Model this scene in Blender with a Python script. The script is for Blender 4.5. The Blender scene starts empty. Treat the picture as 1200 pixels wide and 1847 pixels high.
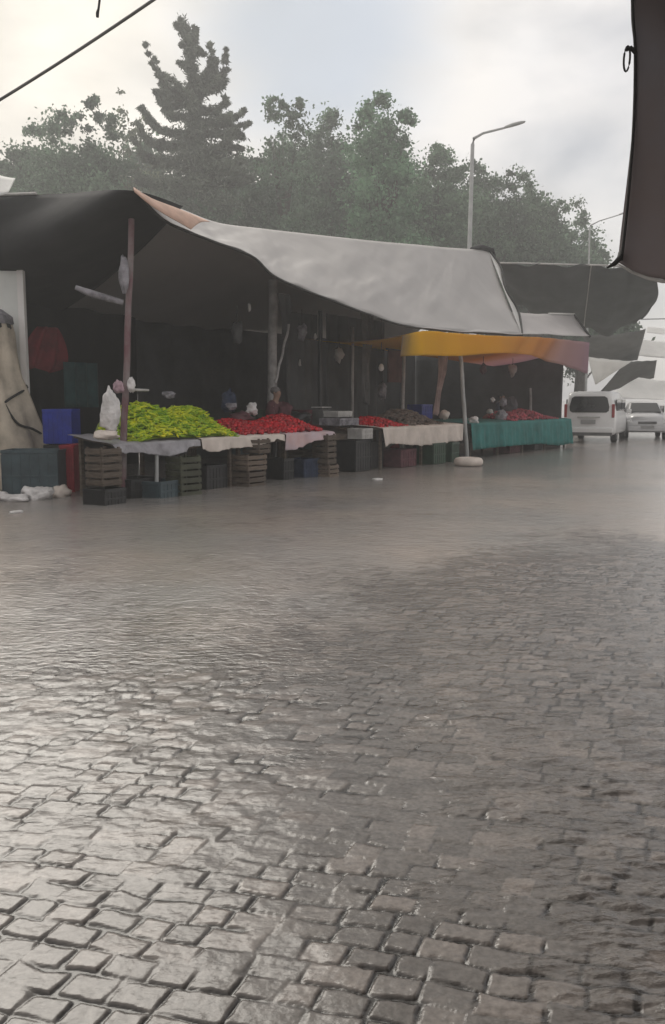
import bpy, math, random
import numpy as np
from mathutils import Vector, Matrix, Euler
from mathutils import noise as mnoise
R = math.radians
PI = math.pi
random.seed(7)
rng = np.random.default_rng(11)
sc = bpy.context.scene

# ------------------------------------------------------------------ camera
CH = 1.55          # eye height
F = 1600.0         # focal length in photo pixels (photo 1200 x 1847)
PITCH = R(7.2)
cam = bpy.data.cameras.new("camera")
cam.sensor_fit = 'VERTICAL'
cam.sensor_height = 24.0
cam.lens = 24.0 * F / 1847.0
cam.clip_start = 0.05
cam.clip_end = 2000
camo = bpy.data.objects.new("camera", cam)
camo.location = (0, 0, CH)
camo.rotation_euler = (R(90) - PITCH, 0, 0)
sc.collection.objects.link(camo)
sc.camera = camo

# ------------------------------------------------------------------ world
SUN_EL, SUN_AZ = R(38), R(-28)          # azimuth from +Y towards +X (sun ahead, to the left)
w = bpy.data.worlds.new("World")
sc.world = w
w.use_nodes = True
nt = w.node_tree
nt.nodes.clear()
def N(nt, t, **k):
    n = nt.nodes.new(t)
    for a, b in k.items():
        setattr(n, a, b)
    return n
out = N(nt, 'ShaderNodeOutputWorld')
sky = N(nt, 'ShaderNodeTexSky')
sky.sky_type = 'NISHITA'; sky.sun_disc = False
sky.sun_elevation = SUN_EL; sky.sun_rotation = SUN_AZ
bg1 = N(nt, 'ShaderNodeBackground'); bg1.inputs['Strength'].default_value = 0.11
nt.links.new(sky.outputs[0], bg1.inputs['Color'])
tc = N(nt, 'ShaderNodeTexCoord')
mp = N(nt, 'ShaderNodeMapping'); mp.inputs['Scale'].default_value = (1, 1, 2.2)
nt.links.new(tc.outputs['Generated'], mp.inputs[0])
no = N(nt, 'ShaderNodeTexNoise'); no.inputs['Scale'].default_value = 2.6
no.inputs['Detail'].default_value = 7; no.inputs['Roughness'].default_value = 0.52
no.inputs['Distortion'].default_value = 0.3
nt.links.new(mp.outputs[0], no.inputs['Vector'])
# cloud brightness
cr = N(nt, 'ShaderNodeValToRGB')
cr.color_ramp.elements[0].position = 0.38; cr.color_ramp.elements[0].color = (0.45, 0.445, 0.45, 1)
cr.color_ramp.elements[1].position = 0.60; cr.color_ramp.elements[1].color = (0.92, 0.865, 0.81, 1)
nt.links.new(no.outputs['Fac'], cr.inputs[0])
# glow of the veiled sun, upper left
dot = N(nt, 'ShaderNodeVectorMath', operation='DOT_PRODUCT')
nrm = N(nt, 'ShaderNodeVectorMath', operation='NORMALIZE')
nt.links.new(tc.outputs['Generated'], nrm.inputs[0])
sd = Vector((math.sin(SUN_AZ) * math.cos(SUN_EL), math.cos(SUN_AZ) * math.cos(SUN_EL), math.sin(SUN_EL)))
dot.inputs[1].default_value = sd
nt.links.new(nrm.outputs[0], dot.inputs[0])
mr = N(nt, 'ShaderNodeMapRange')
mr.inputs['From Min'].default_value = 0.70; mr.inputs['From Max'].default_value = 1.0
mr.inputs['To Min'].default_value = 0.0; mr.inputs['To Max'].default_value = 1.0
mr.interpolation_type = 'SMOOTHSTEP'
nt.links.new(dot.outputs['Value'], mr.inputs['Value'])
mx = N(nt, 'ShaderNodeMix', data_type='RGBA', blend_type='ADD')
nt.links.new(mr.outputs[0], mx.inputs[0])
nt.links.new(cr.outputs[0], mx.inputs[6])
mx.inputs[7].default_value = (0.26, 0.23, 0.15, 1)
bg2 = N(nt, 'ShaderNodeBackground'); bg2.inputs['Strength'].default_value = 0.60
# a blue-grey hole between the clouds, high in the middle
hole = N(nt, 'ShaderNodeVectorMath', operation='DOT_PRODUCT')
hole.inputs[1].default_value = Vector((-0.025, 0.925, 0.376)).normalized()
nt.links.new(nrm.outputs[0], hole.inputs[0])
hsum = N(nt, 'ShaderNodeMath', operation='MULTIPLY_ADD'); hsum.inputs[1].default_value = 0.035
nt.links.new(no.outputs['Fac'], hsum.inputs[0]); nt.links.new(hole.outputs['Value'], hsum.inputs[2])
hm_ = N(nt, 'ShaderNodeMapRange', interpolation_type='SMOOTHSTEP')
hm_.inputs['From Min'].default_value = 1.004; hm_.inputs['From Max'].default_value = 1.020; hm_.inputs['To Max'].default_value = 0.85
nt.links.new(hsum.outputs[0], hm_.inputs['Value'])
mh = N(nt, 'ShaderNodeMix', data_type='RGBA'); nt.links.new(hm_.outputs[0], mh.inputs[0])
nt.links.new(mx.outputs[2], mh.inputs[6]); mh.inputs[7].default_value = (0.44, 0.50, 0.58, 1)
nt.links.new(mh.outputs[2], bg2.inputs['Color'])
# thin places where blue shows
no2 = N(nt, 'ShaderNodeTexNoise'); no2.inputs['Scale'].default_value = 1.7; no2.inputs['Detail'].default_value = 4
mp2 = N(nt, 'ShaderNodeMapping'); mp2.inputs['Location'].default_value = (0.35, 0.1, 0.55)
nt.links.new(tc.outputs['Generated'], mp2.inputs[0]); nt.links.new(mp2.outputs[0], no2.inputs['Vector'])
cr2 = N(nt, 'ShaderNodeValToRGB')
cr2.color_ramp.elements[0].position = 0.36; cr2.color_ramp.elements[0].color = (0.85, 0.85, 0.85, 1)
cr2.color_ramp.elements[1].position = 0.52; cr2.color_ramp.elements[1].color = (1, 1, 1, 1)
nt.links.new(no2.outputs['Fac'], cr2.inputs[0])
ms = N(nt, 'ShaderNodeMixShader')
nt.links.new(cr2.outputs[0], ms.inputs[0])
nt.links.new(bg1.outputs[0], ms.inputs[1]); nt.links.new(bg2.outputs[0], ms.inputs[2])
nt.links.new(ms.outputs[0], out.inputs[0])

# ------------------------------------------------------------------ sun
sl = bpy.data.lights.new("sun", 'SUN')
sl.energy = 1.3; sl.angle = R(38); sl.color = (1.0, 0.95, 0.87)
slo = bpy.data.objects.new("sun", sl)
slo.rotation_euler = (-sd).to_track_quat('-Z', 'Y').to_euler()
sc.collection.objects.link(slo)

vs = sc.view_settings
vs.view_transform = 'Standard'; vs.look = 'None'; vs.exposure = 0.97; vs.gamma = 1.0
try: vs.use_curve_mapping = False
except Exception: pass

# ------------------------------------------------------------------ helpers
def ray(px, py):
    a = (px - 600) / F; b = (923.5 - py) / F
    return Vector((a, math.cos(PITCH) + b * math.sin(PITCH), -math.sin(PITCH) + b * math.cos(PITCH)))
EYE = Vector((0, 0, CH))
def at(px, py, Y):
    d = ray(px, py); return EYE + d * (Y / d.y)
def ground(px, py):
    d = ray(px, py); return EYE + d * (-CH / d.z)
D = Vector((0.564, 0.826, 0)).normalized()        # along the row of stalls
NN = Vector((-D.y, D.x, 0))                        # from the road into the stalls
O = Vector((-1.9, 15.2, 0))
ROWANG = math.atan2(D.y, D.x)
def S(s, n, z=0.0): return O + D * s + NN * n + Vector((0, 0, z))
def on(px, py, n):
    """point where the line of sight meets the vertical plane n metres behind the stall fronts"""
    d = ray(px, py); b = O + NN * n
    t = (b - EYE).dot(NN) / d.dot(NN)
    return EYE + d * t
def sof(px, n=0.0): return (on(px, 800, n) - O).dot(D)

COL = sc.collection
def link(name, me, m=None, parent=None, loc=None, rot=None):
    o = bpy.data.objects.new(name, me); COL.objects.link(o)
    if m is not None and me is not None and hasattr(me, 'materials'): me.materials.append(m)
    if parent is not None: o.parent = parent
    if loc is not None: o.location = loc
    if rot is not None: o.rotation_euler = rot
    return o
def tag(o, label=None, cat=None, group=None, kind=None):
    if label: o['label'] = label
    if cat: o['category'] = cat
    if group: o['group'] = group
    if kind: o['kind'] = kind
    return o
def empty(name, loc, rz=0.0, label=None, cat=None, group=None):
    o = bpy.data.objects.new(name, None); COL.objects.link(o)
    o.location = loc; o.rotation_euler = (0, 0, rz); o.empty_display_size = 0.2
    return tag(o, label, cat, group)
class MB:
    def __init__(s): s.v = []; s.f = []; s.sm = []
    def add(s, vs, fs, smooth=False):
        k = len(s.v); s.v += [tuple(v) for v in vs]
        s.f += [tuple(i + k for i in f) for f in fs]; s.sm += [smooth] * len(fs); return s
    def box(s, c, d, M=None):
        c = Vector(c); x, y, z = d[0] / 2, d[1] / 2, d[2] / 2
        P = [Vector((i * x, j * y, k * z)) for i in (-1, 1) for j in (-1, 1) for k in (-1, 1)]
        if M is not None: P = [M @ p for p in P]
        return s.add([c + p for p in P], [(0,1,3,2),(4,6,7,5),(0,4,5,1),(2,3,7,6),(0,2,6,4),(1,5,7,3)])
    def tube(s, pts, r, n=8, cap=True, smooth=True):
        pts = [Vector(p) for p in pts]
        rs = r if isinstance(r, (list, tuple)) else [r] * len(pts)
        V = []; Fc = []; up = Vector((0, 0, 1))
        for i, p in enumerate(pts):
            t = (pts[min(i + 1, len(pts) - 1)] - pts[max(i - 1, 0)])
            t = t.normalized() if t.length > 1e-9 else up
            a = t.cross(Vector((0.03, 0.02, 1)));
            if a.length < 0.2: a = t.cross(Vector((1, 0.1, 0)))
            a.normalize(); b = t.cross(a)
            for k in range(n):
                an = 2 * PI * k / n
                V.append(p + (a * math.cos(an) + b * math.sin(an)) * rs[i])
        for i in range(len(pts) - 1):
            for k in range(n):
                Fc.append((i*n+k, i*n+(k+1) % n, (i+1)*n+(k+1) % n, (i+1)*n+k))
        s.add(V, Fc, smooth)
        if cap:
            s.add(V[:n][::-1], [tuple(range(n))]); s.add(V[-n:], [tuple(range(n))])
        return s
    def lathe(s, prof, c=(0, 0, 0), n=16, wob=None, smooth=True):
        c = Vector(c); V = []; Fc = []
        for i, (r, z) in enumerate(prof):
            for k in range(n):
                an = 2 * PI * k / n; rr = r * (wob(an, z) if wob else 1)
                V.append(c + Vector((rr * math.cos(an), rr * math.sin(an), z)))
        for i in range(len(prof) - 1):
            for k in range(n): Fc.append((i*n+k, i*n+(k+1) % n, (i+1)*n+(k+1) % n, (i+1)*n+k))
        s.add(V, Fc, smooth)
        s.add(V[:n][::-1], [tuple(range(n))]); s.add(V[-n:], [tuple(range(n))])
        return s
    def sheet(s, fn, nu, nv, smooth=True):
        V = [Vector(fn(i / nu, j / nv)) for j in range(nv + 1) for i in range(nu + 1)]
        Fc = [(j*(nu+1)+i, j*(nu+1)+i+1, (j+1)*(nu+1)+i+1, (j+1)*(nu+1)+i) for j in range(nv) for i in range(nu)]
        return s.add(V, Fc, smooth)
    def blob(s, c, r, seed=0, amp=0.2, nu=10, nv=7, M=None):
        rd = random.Random(seed); ph = [rd.uniform(0, 6.28) for _ in range(6)]; c = Vector(c)
        V = []; Fc = []
        for j in range(nv + 1):
            th = PI * j / nv
            for i in range(nu):
                a = 2 * PI * i / nu
                k = 1 + amp * (math.sin(2*a+ph[0]+2*th) * 0.5 + math.sin(3*a+ph[1]-3*th) * 0.35 + math.sin(5*a+ph[2]+4*th) * 0.2) * math.sin(th) + amp * 0.3 * math.sin(3*th+ph[3])
                p = Vector((r[0]*math.sin(th)*math.cos(a), r[1]*math.sin(th)*math.sin(a), r[2]*math.cos(th))) * k
                if amp > 0.22:
                    q_ = Vector((p.x / r[0], p.y / r[1], p.z / r[2]))
                    p = p * (1 + 0.35 * mnoise.noise(q_ * 1.6 + Vector((seed, 0, 0))) + 0.22 * mnoise.noise(q_ * 3.7 + Vector((0, seed, 0))))
                V.append(c + (M @ p if M else p))
        for j in range(nv):
            for i in range(nu): Fc.append((j*nu+i, (j+1)*nu+i, (j+1)*nu+(i+1) % nu, j*nu+(i+1) % nu))
        return s.add(V, Fc, True)
    def build(s, name, m, parent=None, loc=None, rot=None, bevel=0, solid=0):
        me = bpy.data.meshes.new(name)
        me.from_pydata(s.v, [], s.f)
        me.polygons.foreach_set('use_smooth', s.sm)
        me.update()
        o = link(name, me, m, parent, loc, rot)
        if solid:
            q = o.modifiers.new('thick', 'SOLIDIFY'); q.thickness = solid; q.offset = 0
        if bevel:
            q = o.modifiers.new('bev', 'BEVEL'); q.width = bevel; q.segments = 2; q.limit_method = 'ANGLE'
        return o

# ------------------------------------------------------------------ materials
def mat(name, col, rough=0.7, var=0.25, scale=6.0, col2=None, bump=0.0, bscale=40.0, metal=0.0, trans=0.0, spec=0.5, attr=None, stretch=(1, 1, 1)):
    m = bpy.data.materials.new(name); m.use_nodes = True
    t = m.node_tree; b = t.nodes['Principled BSDF']
    tcn = N(t, 'ShaderNodeTexCoord'); mpn = N(t, 'ShaderNodeMapping'); mpn.inputs['Scale'].default_value = stretch
    t.links.new(tcn.outputs['Object'], mpn.inputs[0])
    nz = N(t, 'ShaderNodeTexNoise'); nz.inputs['Scale'].default_value = scale; nz.inputs['Detail'].default_value = 5
    nz.inputs['Roughness'].default_value = 0.6
    t.links.new(mpn.outputs[0], nz.inputs['Vector'])
    rp = N(t, 'ShaderNodeValToRGB')
    c2 = col2 if col2 else tuple(c * (1 - var) for c in col)
    c1 = col if col2 else tuple(min(1, c * (1 + var * 0.6)) for c in col)
    rp.color_ramp.elements[0].position = 0.35; rp.color_ramp.elements[0].color = (*c2, 1)
    rp.color_ramp.elements[1].position = 0.65; rp.color_ramp.elements[1].color = (*c1, 1)
    t.links.new(nz.outputs['Fac'], rp.inputs[0])
    colout = rp.outputs[0]
    if attr:
        at_ = N(t, 'ShaderNodeAttribute'); at_.attribute_name = attr
        mm = N(t, 'ShaderNodeMix', data_type='RGBA', blend_type='MULTIPLY'); mm.inputs[0].default_value = 1
        t.links.new(colout, mm.inputs[6]); t.links.new(at_.outputs['Color'], mm.inputs[7]); colout = mm.outputs[2]
    t.links.new(colout, b.inputs['Base Color'])
    b.inputs['Roughness'].default_value = rough; b.inputs['Metallic'].default_value = metal
    b.inputs['Specular IOR Level'].default_value = spec
    if bump:
        nb = N(t, 'ShaderNodeTexNoise'); nb.inputs['Scale'].default_value = bscale; nb.inputs['Detail'].default_value = 4
        t.links.new(mpn.outputs[0], nb.inputs['Vector'])
        bp = N(t, 'ShaderNodeBump'); bp.inputs['Strength'].default_value = bump; bp.inputs['Distance'].default_value = 0.05
        t.links.new(nb.outputs['Fac'], bp.inputs['Height']); t.links.new(bp.outputs[0], b.inputs['Normal'])
    if trans:
        tr = N(t, 'ShaderNodeBsdfTranslucent'); t.links.new(colout, tr.inputs['Color'])
        mxs = N(t, 'ShaderNodeMixShader'); mxs.inputs[0].default_value = trans
        o_ = t.nodes['Material Output']
        t.links.new(b.outputs[0], mxs.inputs[1]); t.links.new(tr.outputs[0], mxs.inputs[2]); t.links.new(mxs.outputs[0], o_.inputs['Surface'])
    return m
M = {}
M['grey_tarp'] = mat('grey_tarp', (0.39, 0.375, 0.37), 0.55, 0.09, 0.6, bump=0.3, bscale=1.8, trans=0.07)
M['grey_tarp2'] = mat('grey_tarp_far', (0.42, 0.40, 0.40), 0.6, 0.1, 0.9, bump=0.2, bscale=3, trans=0.05)
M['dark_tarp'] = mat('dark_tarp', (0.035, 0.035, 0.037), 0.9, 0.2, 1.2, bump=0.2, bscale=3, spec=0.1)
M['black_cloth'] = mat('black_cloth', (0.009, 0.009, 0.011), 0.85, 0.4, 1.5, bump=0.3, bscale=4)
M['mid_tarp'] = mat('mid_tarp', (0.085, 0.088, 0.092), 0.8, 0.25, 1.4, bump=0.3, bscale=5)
M['cross_tarp'] = mat('cross_tarp', (0.085, 0.095, 0.095), 0.8, 0.2, 0.8, bump=0.2, bscale=2, trans=0.04)
M['hazed_tarp'] = mat('hazed_tarp', (0.26, 0.27, 0.27), 0.8, 0.2, 0.8, bump=0.2, bscale=2, trans=0.25)  # paler than the nearer canopy, distance haze put into its colour
M['peach'] = mat('peach_cloth', (0.62, 0.42, 0.33), 0.7, 0.2, 3, trans=0.2)
M['white_tarp'] = mat('white_tarp', (0.86, 0.86, 0.85), 0.6, 0.05, 1.5, bump=0.2, bscale=3, trans=0.5)
M['near_tarp'] = mat('near_tarp', (0.175, 0.165, 0.18), 0.75, 0.2, 1.3, col2=(0.17, 0.135, 0.13), bump=0.25, bscale=3, trans=0.05)
M['hem'] = mat('hem_grey', (0.45, 0.44, 0.43), 0.7, 0.2, 5)
M['dark_rope'] = mat('dark_rope', (0.02, 0.02, 0.02), 0.8, 0.3, 20)
M['pole'] = mat('pole_metal', (0.38, 0.37, 0.37), 0.5, 0.3, 5, bump=0.1)
M['rusty'] = mat('rusty_pole', (0.22, 0.19, 0.19), 0.6, 0.2, 2.2, col2=(0.14, 0.045, 0.06))
M['lamp'] = mat('lamp_paint', (0.42, 0.43, 0.43), 0.5, 0.15, 3)
M['wood'] = mat('weathered_wood', (0.11, 0.085, 0.066), 0.8, 0.45, 5, stretch=(1, 1, 6), bump=0.3, bscale=25)
M['wood2'] = mat('pale_wood', (0.17, 0.13, 0.10), 0.8, 0.4, 5, stretch=(1, 1, 6), bump=0.3, bscale=25)
M['teal'] = mat('teal_cloth', (0.025, 0.17, 0.16), 0.8, 0.3, 2.5, bump=0.3, bscale=6)
M['lilac'] = mat('lilac_cloth', (0.50, 0.42, 0.47), 0.7, 0.2, 2.2, col2=(0.52, 0.36, 0.36), bump=0.3, bscale=7)
M['plastic_grey'] = mat('grey_plastic_sheet', (0.33, 0.32, 0.35), 0.35, 0.3, 3, bump=0.5, bscale=9)
M['cream'] = mat('cream_cloth', (0.62, 0.55, 0.50), 0.75, 0.15, 3, bump=0.3, bscale=7)
M['beige'] = mat('beige_canvas', (0.50, 0.44, 0.36), 0.85, 0.3, 2.5, bump=0.4, bscale=6)
M['white_bag'] = mat('white_plastic', (0.68, 0.66, 0.66), 0.4, 0.2, 6, bump=0.8, bscale=12)
M['panel'] = mat('pale_panel', (0.78, 0.80, 0.78), 0.5, 0.08, 1.5)
M['panel_frame'] = mat('panel_frame', (0.85, 0.83, 0.82), 0.5, 0.06, 3)
M['blue'] = mat('blue_plastic', (0.012, 0.03, 0.30), 0.35, 0.3, 4)
M['red'] = mat('red_plastic', (0.28, 0.012, 0.025), 0.4, 0.3, 4)
M['slate'] = mat('slate_plastic', (0.06, 0.09, 0.105), 0.5, 0.3, 3)
M['black'] = mat('black_plastic', (0.02, 0.02, 0.022), 0.45, 0.4, 5)
M['olive'] = mat('olive_plastic', (0.055, 0.06, 0.035), 0.5, 0.4, 4)
M['green_crate'] = mat('green_plastic', (0.02, 0.055, 0.03), 0.5, 0.4, 4)
M['maroon'] = mat('maroon_sack', (0.11, 0.04, 0.05), 0.85, 0.4, 5, bump=0.5, bscale=8)
M['navy'] = mat('navy_sack', (0.03, 0.045, 0.09), 0.8, 0.4, 5, bump=0.5, bscale=8)
M['greysack'] = mat('grey_bag', (0.25, 0.24, 0.27), 0.6, 0.5, 7, bump=0.7, bscale=12)
M['brownveg'] = mat('brown_produce', (0.14, 0.11, 0.09), 0.8, 0.4, 9)
M['pepper'] = mat('pepper_green', (0.58, 0.66, 0.03), 0.35, 0.3, 2.5, col2=(0.26, 0.46, 0.015), attr='tint', trans=0.25)
M['tomato'] = mat('tomato_red', (0.52, 0.008, 0.02), 0.25, 0.4, 3, attr='tint')
M['pinkveg'] = mat('pink_produce', (0.42, 0.07, 0.10), 0.5, 0.4, 4, attr='tint')
M['tyre'] = mat('tyre_rubber', (0.025, 0.025, 0.025), 0.8, 0.3, 8)
M['white_paint'] = mat('white_car_paint', (0.80, 0.80, 0.80), 0.22, 0.05, 2)
M['silver_paint'] = mat('silver_car_paint', (0.50, 0.50, 0.51), 0.25, 0.08, 2, metal=0.3)
M['glass'] = mat('dark_glass', (0.015, 0.016, 0.018), 0.12, 0.2, 2)
M['trim'] = mat('grey_trim', (0.12, 0.12, 0.12), 0.5, 0.2, 5)
M['plate'] = mat('number_plate', (0.30, 0.30, 0.30), 0.5, 0.1, 5)
M['taillight'] = mat('tail_lamp_red', (0.30, 0.02, 0.02), 0.2, 0.2, 3)
M['headlight'] = mat('lamp_glass', (0.75, 0.75, 0.75), 0.1, 0.1, 3)
M['leaf'] = mat('leaf', (0.11, 0.165, 0.11), 0.7, 0.35, 0.35, attr='tint', trans=0.3)  # green raised to stand in for part of the distance haze
M['needle'] = mat('needle', (0.105, 0.125, 0.10), 0.75, 0.35, 0.5, attr='tint', trans=0.2)
M['bark'] = mat('bark', (0.07, 0.055, 0.045), 0.9, 0.4, 6)
M['wall'] = mat('pale_render', (0.62, 0.61, 0.60), 0.8, 0.12, 1.2)
def orange_mat():
    m = mat('orange_awning', (0.66, 0.33, 0.035), 0.8, 0.15, 2, trans=0.65, spec=0.15, bump=0.2, bscale=4)
    t = m.node_tree
    tcn = N(t, 'ShaderNodeAttribute'); tcn.attribute_name = 'along'
    rp = N(t, 'ShaderNodeValToRGB'); e = rp.color_ramp.elements
    e[0].position = 0.0; e[0].color = (0.28, 0.19, 0.13, 1)
    e[1].position = 1.0; e[1].color = (0.60, 0.42, 0.50, 1)
    for p_, c_ in ((0.14, (0.98, 0.66, 0.02, 1)), (0.45, (0.98, 0.58, 0.03, 1)), (0.74, (0.80, 0.40, 0.12, 1)), (0.84, (0.66, 0.44, 0.42, 1))):
        q = e.new(p_); q.color = c_
    t.links.new(tcn.outputs['Fac'], rp.inputs[0])
    b = t.nodes['Principled BSDF']
    for n_ in t.nodes:
        if n_.type == 'BSDF_TRANSLUCENT': t.links.new(rp.outputs[0], n_.inputs['Color'])
    t.links.new(rp.outputs[0], b.inputs['Base Color'])
    return m
M['orange'] = orange_mat()

# ------------------------------------------------------------------ wet paved road (height field)
def vnoise(x, y, seed=0):
    xi = np.floor(x).astype(np.int64); yi = np.floor(y).astype(np.int64); fx = x - xi; fy = y - yi
    def h(a, b):
        n = (a * 374761393 + b * 668265263 + seed * 1442695041) & 0xFFFFFFFF
        n = ((n ^ (n >> 13)) * 1274126177) & 0xFFFFFFFF
        return ((n ^ (n >> 16)) & 0xFFFF) / 65535.0
    u = fx * fx * (3 - 2 * fx); v = fy * fy * (3 - 2 * fy)
    return (h(xi, yi) * (1-u) + h(xi+1, yi) * u) * (1-v) + (h(xi, yi+1) * (1-u) + h(xi+1, yi+1) * u) * v
def fbm(x, y, o=3, seed=0):
    s = 0; a = 0.5
    for k in range(o):
        s = s + a * vnoise(x * 2**k, y * 2**k, seed + k); a *= 0.5
    return s / (1 - 0.5**o)
def hsh(a, b, seed=0):
    n = (a.astype(np.int64) * 73856093 ^ b.astype(np.int64) * 19349663 ^ (seed * 83492791)) & 0xFFFFFFFF
    n = ((n ^ (n >> 15)) * 2246822519) & 0xFFFFFFFF
    n = ((n ^ (n >> 13)) * 3266489917) & 0xFFFFFFFF
    return ((n ^ (n >> 16)) & 0xFFFF) / 65535.0
def sstep(a, b, x):
    t = np.clip((x - a) / (b - a), 0, 1); return t * t * (3 - 2 * t)
def paving(x, y):
    a1, a2 = R(13), R(21)
    r0 = np.array([math.cos(a1), -math.sin(a1)]); s0 = np.array([math.sin(a2), math.cos(a2)])
    det = r0[0]*s0[1] - r0[1]*s0[0]
    u = (x * s0[1] - y * s0[0]) / det; v = (r0[0] * y - r0[1] * x) / det
    u = u + 0.05 * (fbm(x * 1.3, y * 1.3, 2, 5) - 0.5); v = v + 0.10 * (fbm(x * 0.9, y * 0.9, 2, 9) - 0.5) + 0.022 * (vnoise(x * 9, y * 9, 21) - 0.5)
    RW = 0.096
    vr = v / RW; row = np.floor(vr); fv = vr - row
    jr = hsh(row, row * 0 + 3, 1)
    L = 0.112 + 0.05 * jr
    uu = u / L + hsh(row, row * 0 + 7, 2) * 5
    i = np.floor(uu)
    b0 = i + 0.36 * (hsh(row, i, 3) - 0.5); b1 = i + 1 + 0.36 * (hsh(row, i + 1, 3) - 0.5)
    lo = uu < b0; hi = uu >= b1
    idx = np.where(lo, i - 1, np.where(hi, i + 1, i))
    c0 = idx + 0.36 * (hsh(row, idx, 3) - 0.5); c1 = idx + 1 + 0.36 * (hsh(row, idx + 1, 3) - 0.5)
    du = np.minimum(uu - c0, c1 - uu) * L
    dv = np.minimum(fv, 1 - fv) * RW
    wob = 0.007 * (vnoise(x * 35, y * 35, 4) - 0.5) + 0.008 * (vnoise(x * 13, y * 13, 6) - 0.5)
    du = du + wob; dv = dv + wob
    jw = 0.0018 + 0.0032 * hsh(row, idx, 8)
    d = np.minimum(du * 0.9 + 0.000, dv)
    # soft minimum rounds the corners
    k = 0.009; hm = np.clip(0.5 + 0.5 * (dv - du) / k, 0, 1); d = dv * (1 - hm) + du * hm - k * hm * (1 - hm)
    prof = sstep(jw, jw + 0.0075, d)
    filled = 0.92 * sstep(0.40, 0.60, 0.75 * fbm(x * 7.0, y * 8.5, 2, 71) + 0.25 * fbm(x * 0.9, y * 0.9, 2, 73))
    prof = prof + (1 - prof) * filled
    tone = hsh(row, idx, 12)
    off = (hsh(row, idx, 13) - 0.5) * 0.011
    tx = (hsh(row, idx, 14) - 0.5) * 0.06; ty = (hsh(row, idx, 15) - 0.5) * 0.05
    tilt = tx * ((uu - (c0 + c1) / 2) * L) + ty * ((fv - 0.5) * RW)
    rough = (fbm(x * 26, y * 26, 3, 31) - 0.5) * 0.003 + (fbm(x * 7, y * 7, 2, 35) - 0.5) * 0.006
    h = -0.0065 + prof * (0.0065 + off * 0.4 + tilt + rough)
    return h, prof, tone
def water_level(x, y):
    # a shallow sheet of run-off on the crown-less middle of the road, broken towards the near right
    q = x / np.maximum(y, 1)
    start = 3.4 + 3.6 * sstep(-0.10, 0.45, q) + 3.2 * (fbm(x * 0.8, y * 0.5, 2, 41) - 0.5)
    base = -0.015 + 0.031 * sstep(start - 2.2, start + 5.5, y)
    base = base + 0.016 * (fbm(x * 1.6 + 3, y * 1.1, 3, 43) - 0.5)
    return base
def make_road():
    ys = [1.15]
    while ys[-1] < 19.0:
        Y = ys[-1]; ys.append(Y + min(max(0.0045, Y * Y * 0.00125), 0.030))
    ys = np.array(ys); nr = len(ys); nc = 620
    q = np.linspace(-0.62, 0.62, nc)
    X = ys[:, None] * q[None, :] * (1 + 0.0) ; Yg = np.repeat(ys[:, None], nc, 1)
    jit = (rng.random(X.shape) - 0.5) * 0.3 * (q[1] - q[0]) * Yg; X = X + jit * 0.3
    h, prof, tone = paving(X, Yg)
    wl = water_level(X, Yg)
    stream = sstep(0.1, 1.0, X * 1.0 + 0.22 * (3.6 - Yg) + 1.2 * (fbm(X * 1.5, Yg * 1.5, 2, 77) - 0.5)) * (1 - sstep(4.6, 7.5, Yg))     # fast thin run-off, near right
    rip = 0.019 * stream + (fbm(X * 8 + 1.5 * Yg, Yg * 24 - 3 * X, 3, 51) - 0.5) * 0.028 * stream + (fbm(X * 5, Yg * 12, 2, 57) - 0.5) * 0.0022
    hw = wl + rip
    k = 0.003; t = np.clip(0.5 + 0.5 * (h - hw) / k, 0, 1)
    H = hw * (1 - t) + h * t + k * t * (1 - t)
    wet = 1 - t
    fade = np.minimum(sstep(0.62, 0.57, np.abs(q))[None, :] * np.ones_like(X), sstep(19.0, 16.5, Yg))
    H = H * fade + 0.024 * fade + 0.006 * (1 - fade)
    Z = H
    me = bpy.data.meshes.new('road')
    nv = nr * nc
    co = np.stack([X, Yg, Z], -1).reshape(-1).astype(np.float32)
    me.vertices.add(nv); me.vertices.foreach_set('co', co)
    idx = np.arange(nv).reshape(nr, nc)
    quads = np.stack([idx[:-1, :-1], idx[:-1, 1:], idx[1:, 1:], idx[1:, :-1]], -1).reshape(-1)
    nf = len(quads) // 4
    me.loops.add(nf * 4); me.loops.foreach_set('vertex_index', quads.astype(np.int32))
    me.polygons.add(nf); me.polygons.foreach_set('loop_start', np.arange(0, nf * 4, 4, dtype=np.int32))
    me.polygons.foreach_set('use_smooth', np.ones(nf, dtype=bool))
    me.update(calc_edges=True)
    a = me.attributes.new('surf', 'FLOAT_COLOR', 'POINT')
    deep = sstep(0.001, 0.016, hw - h) * (1 - 0.9 * stream)
    mud = sstep(0.45, 0.6, fbm(X * 0.35 + 4, Yg * 0.3, 3, 61) + 0.10 * sstep(1.0, -2.0, X / np.maximum(Yg, 1) * 4))
    c = np.stack([prof, tone, wet, deep], -1).reshape(-1).astype(np.float32)
    a.data.foreach_set('color', c)
    return me
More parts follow.
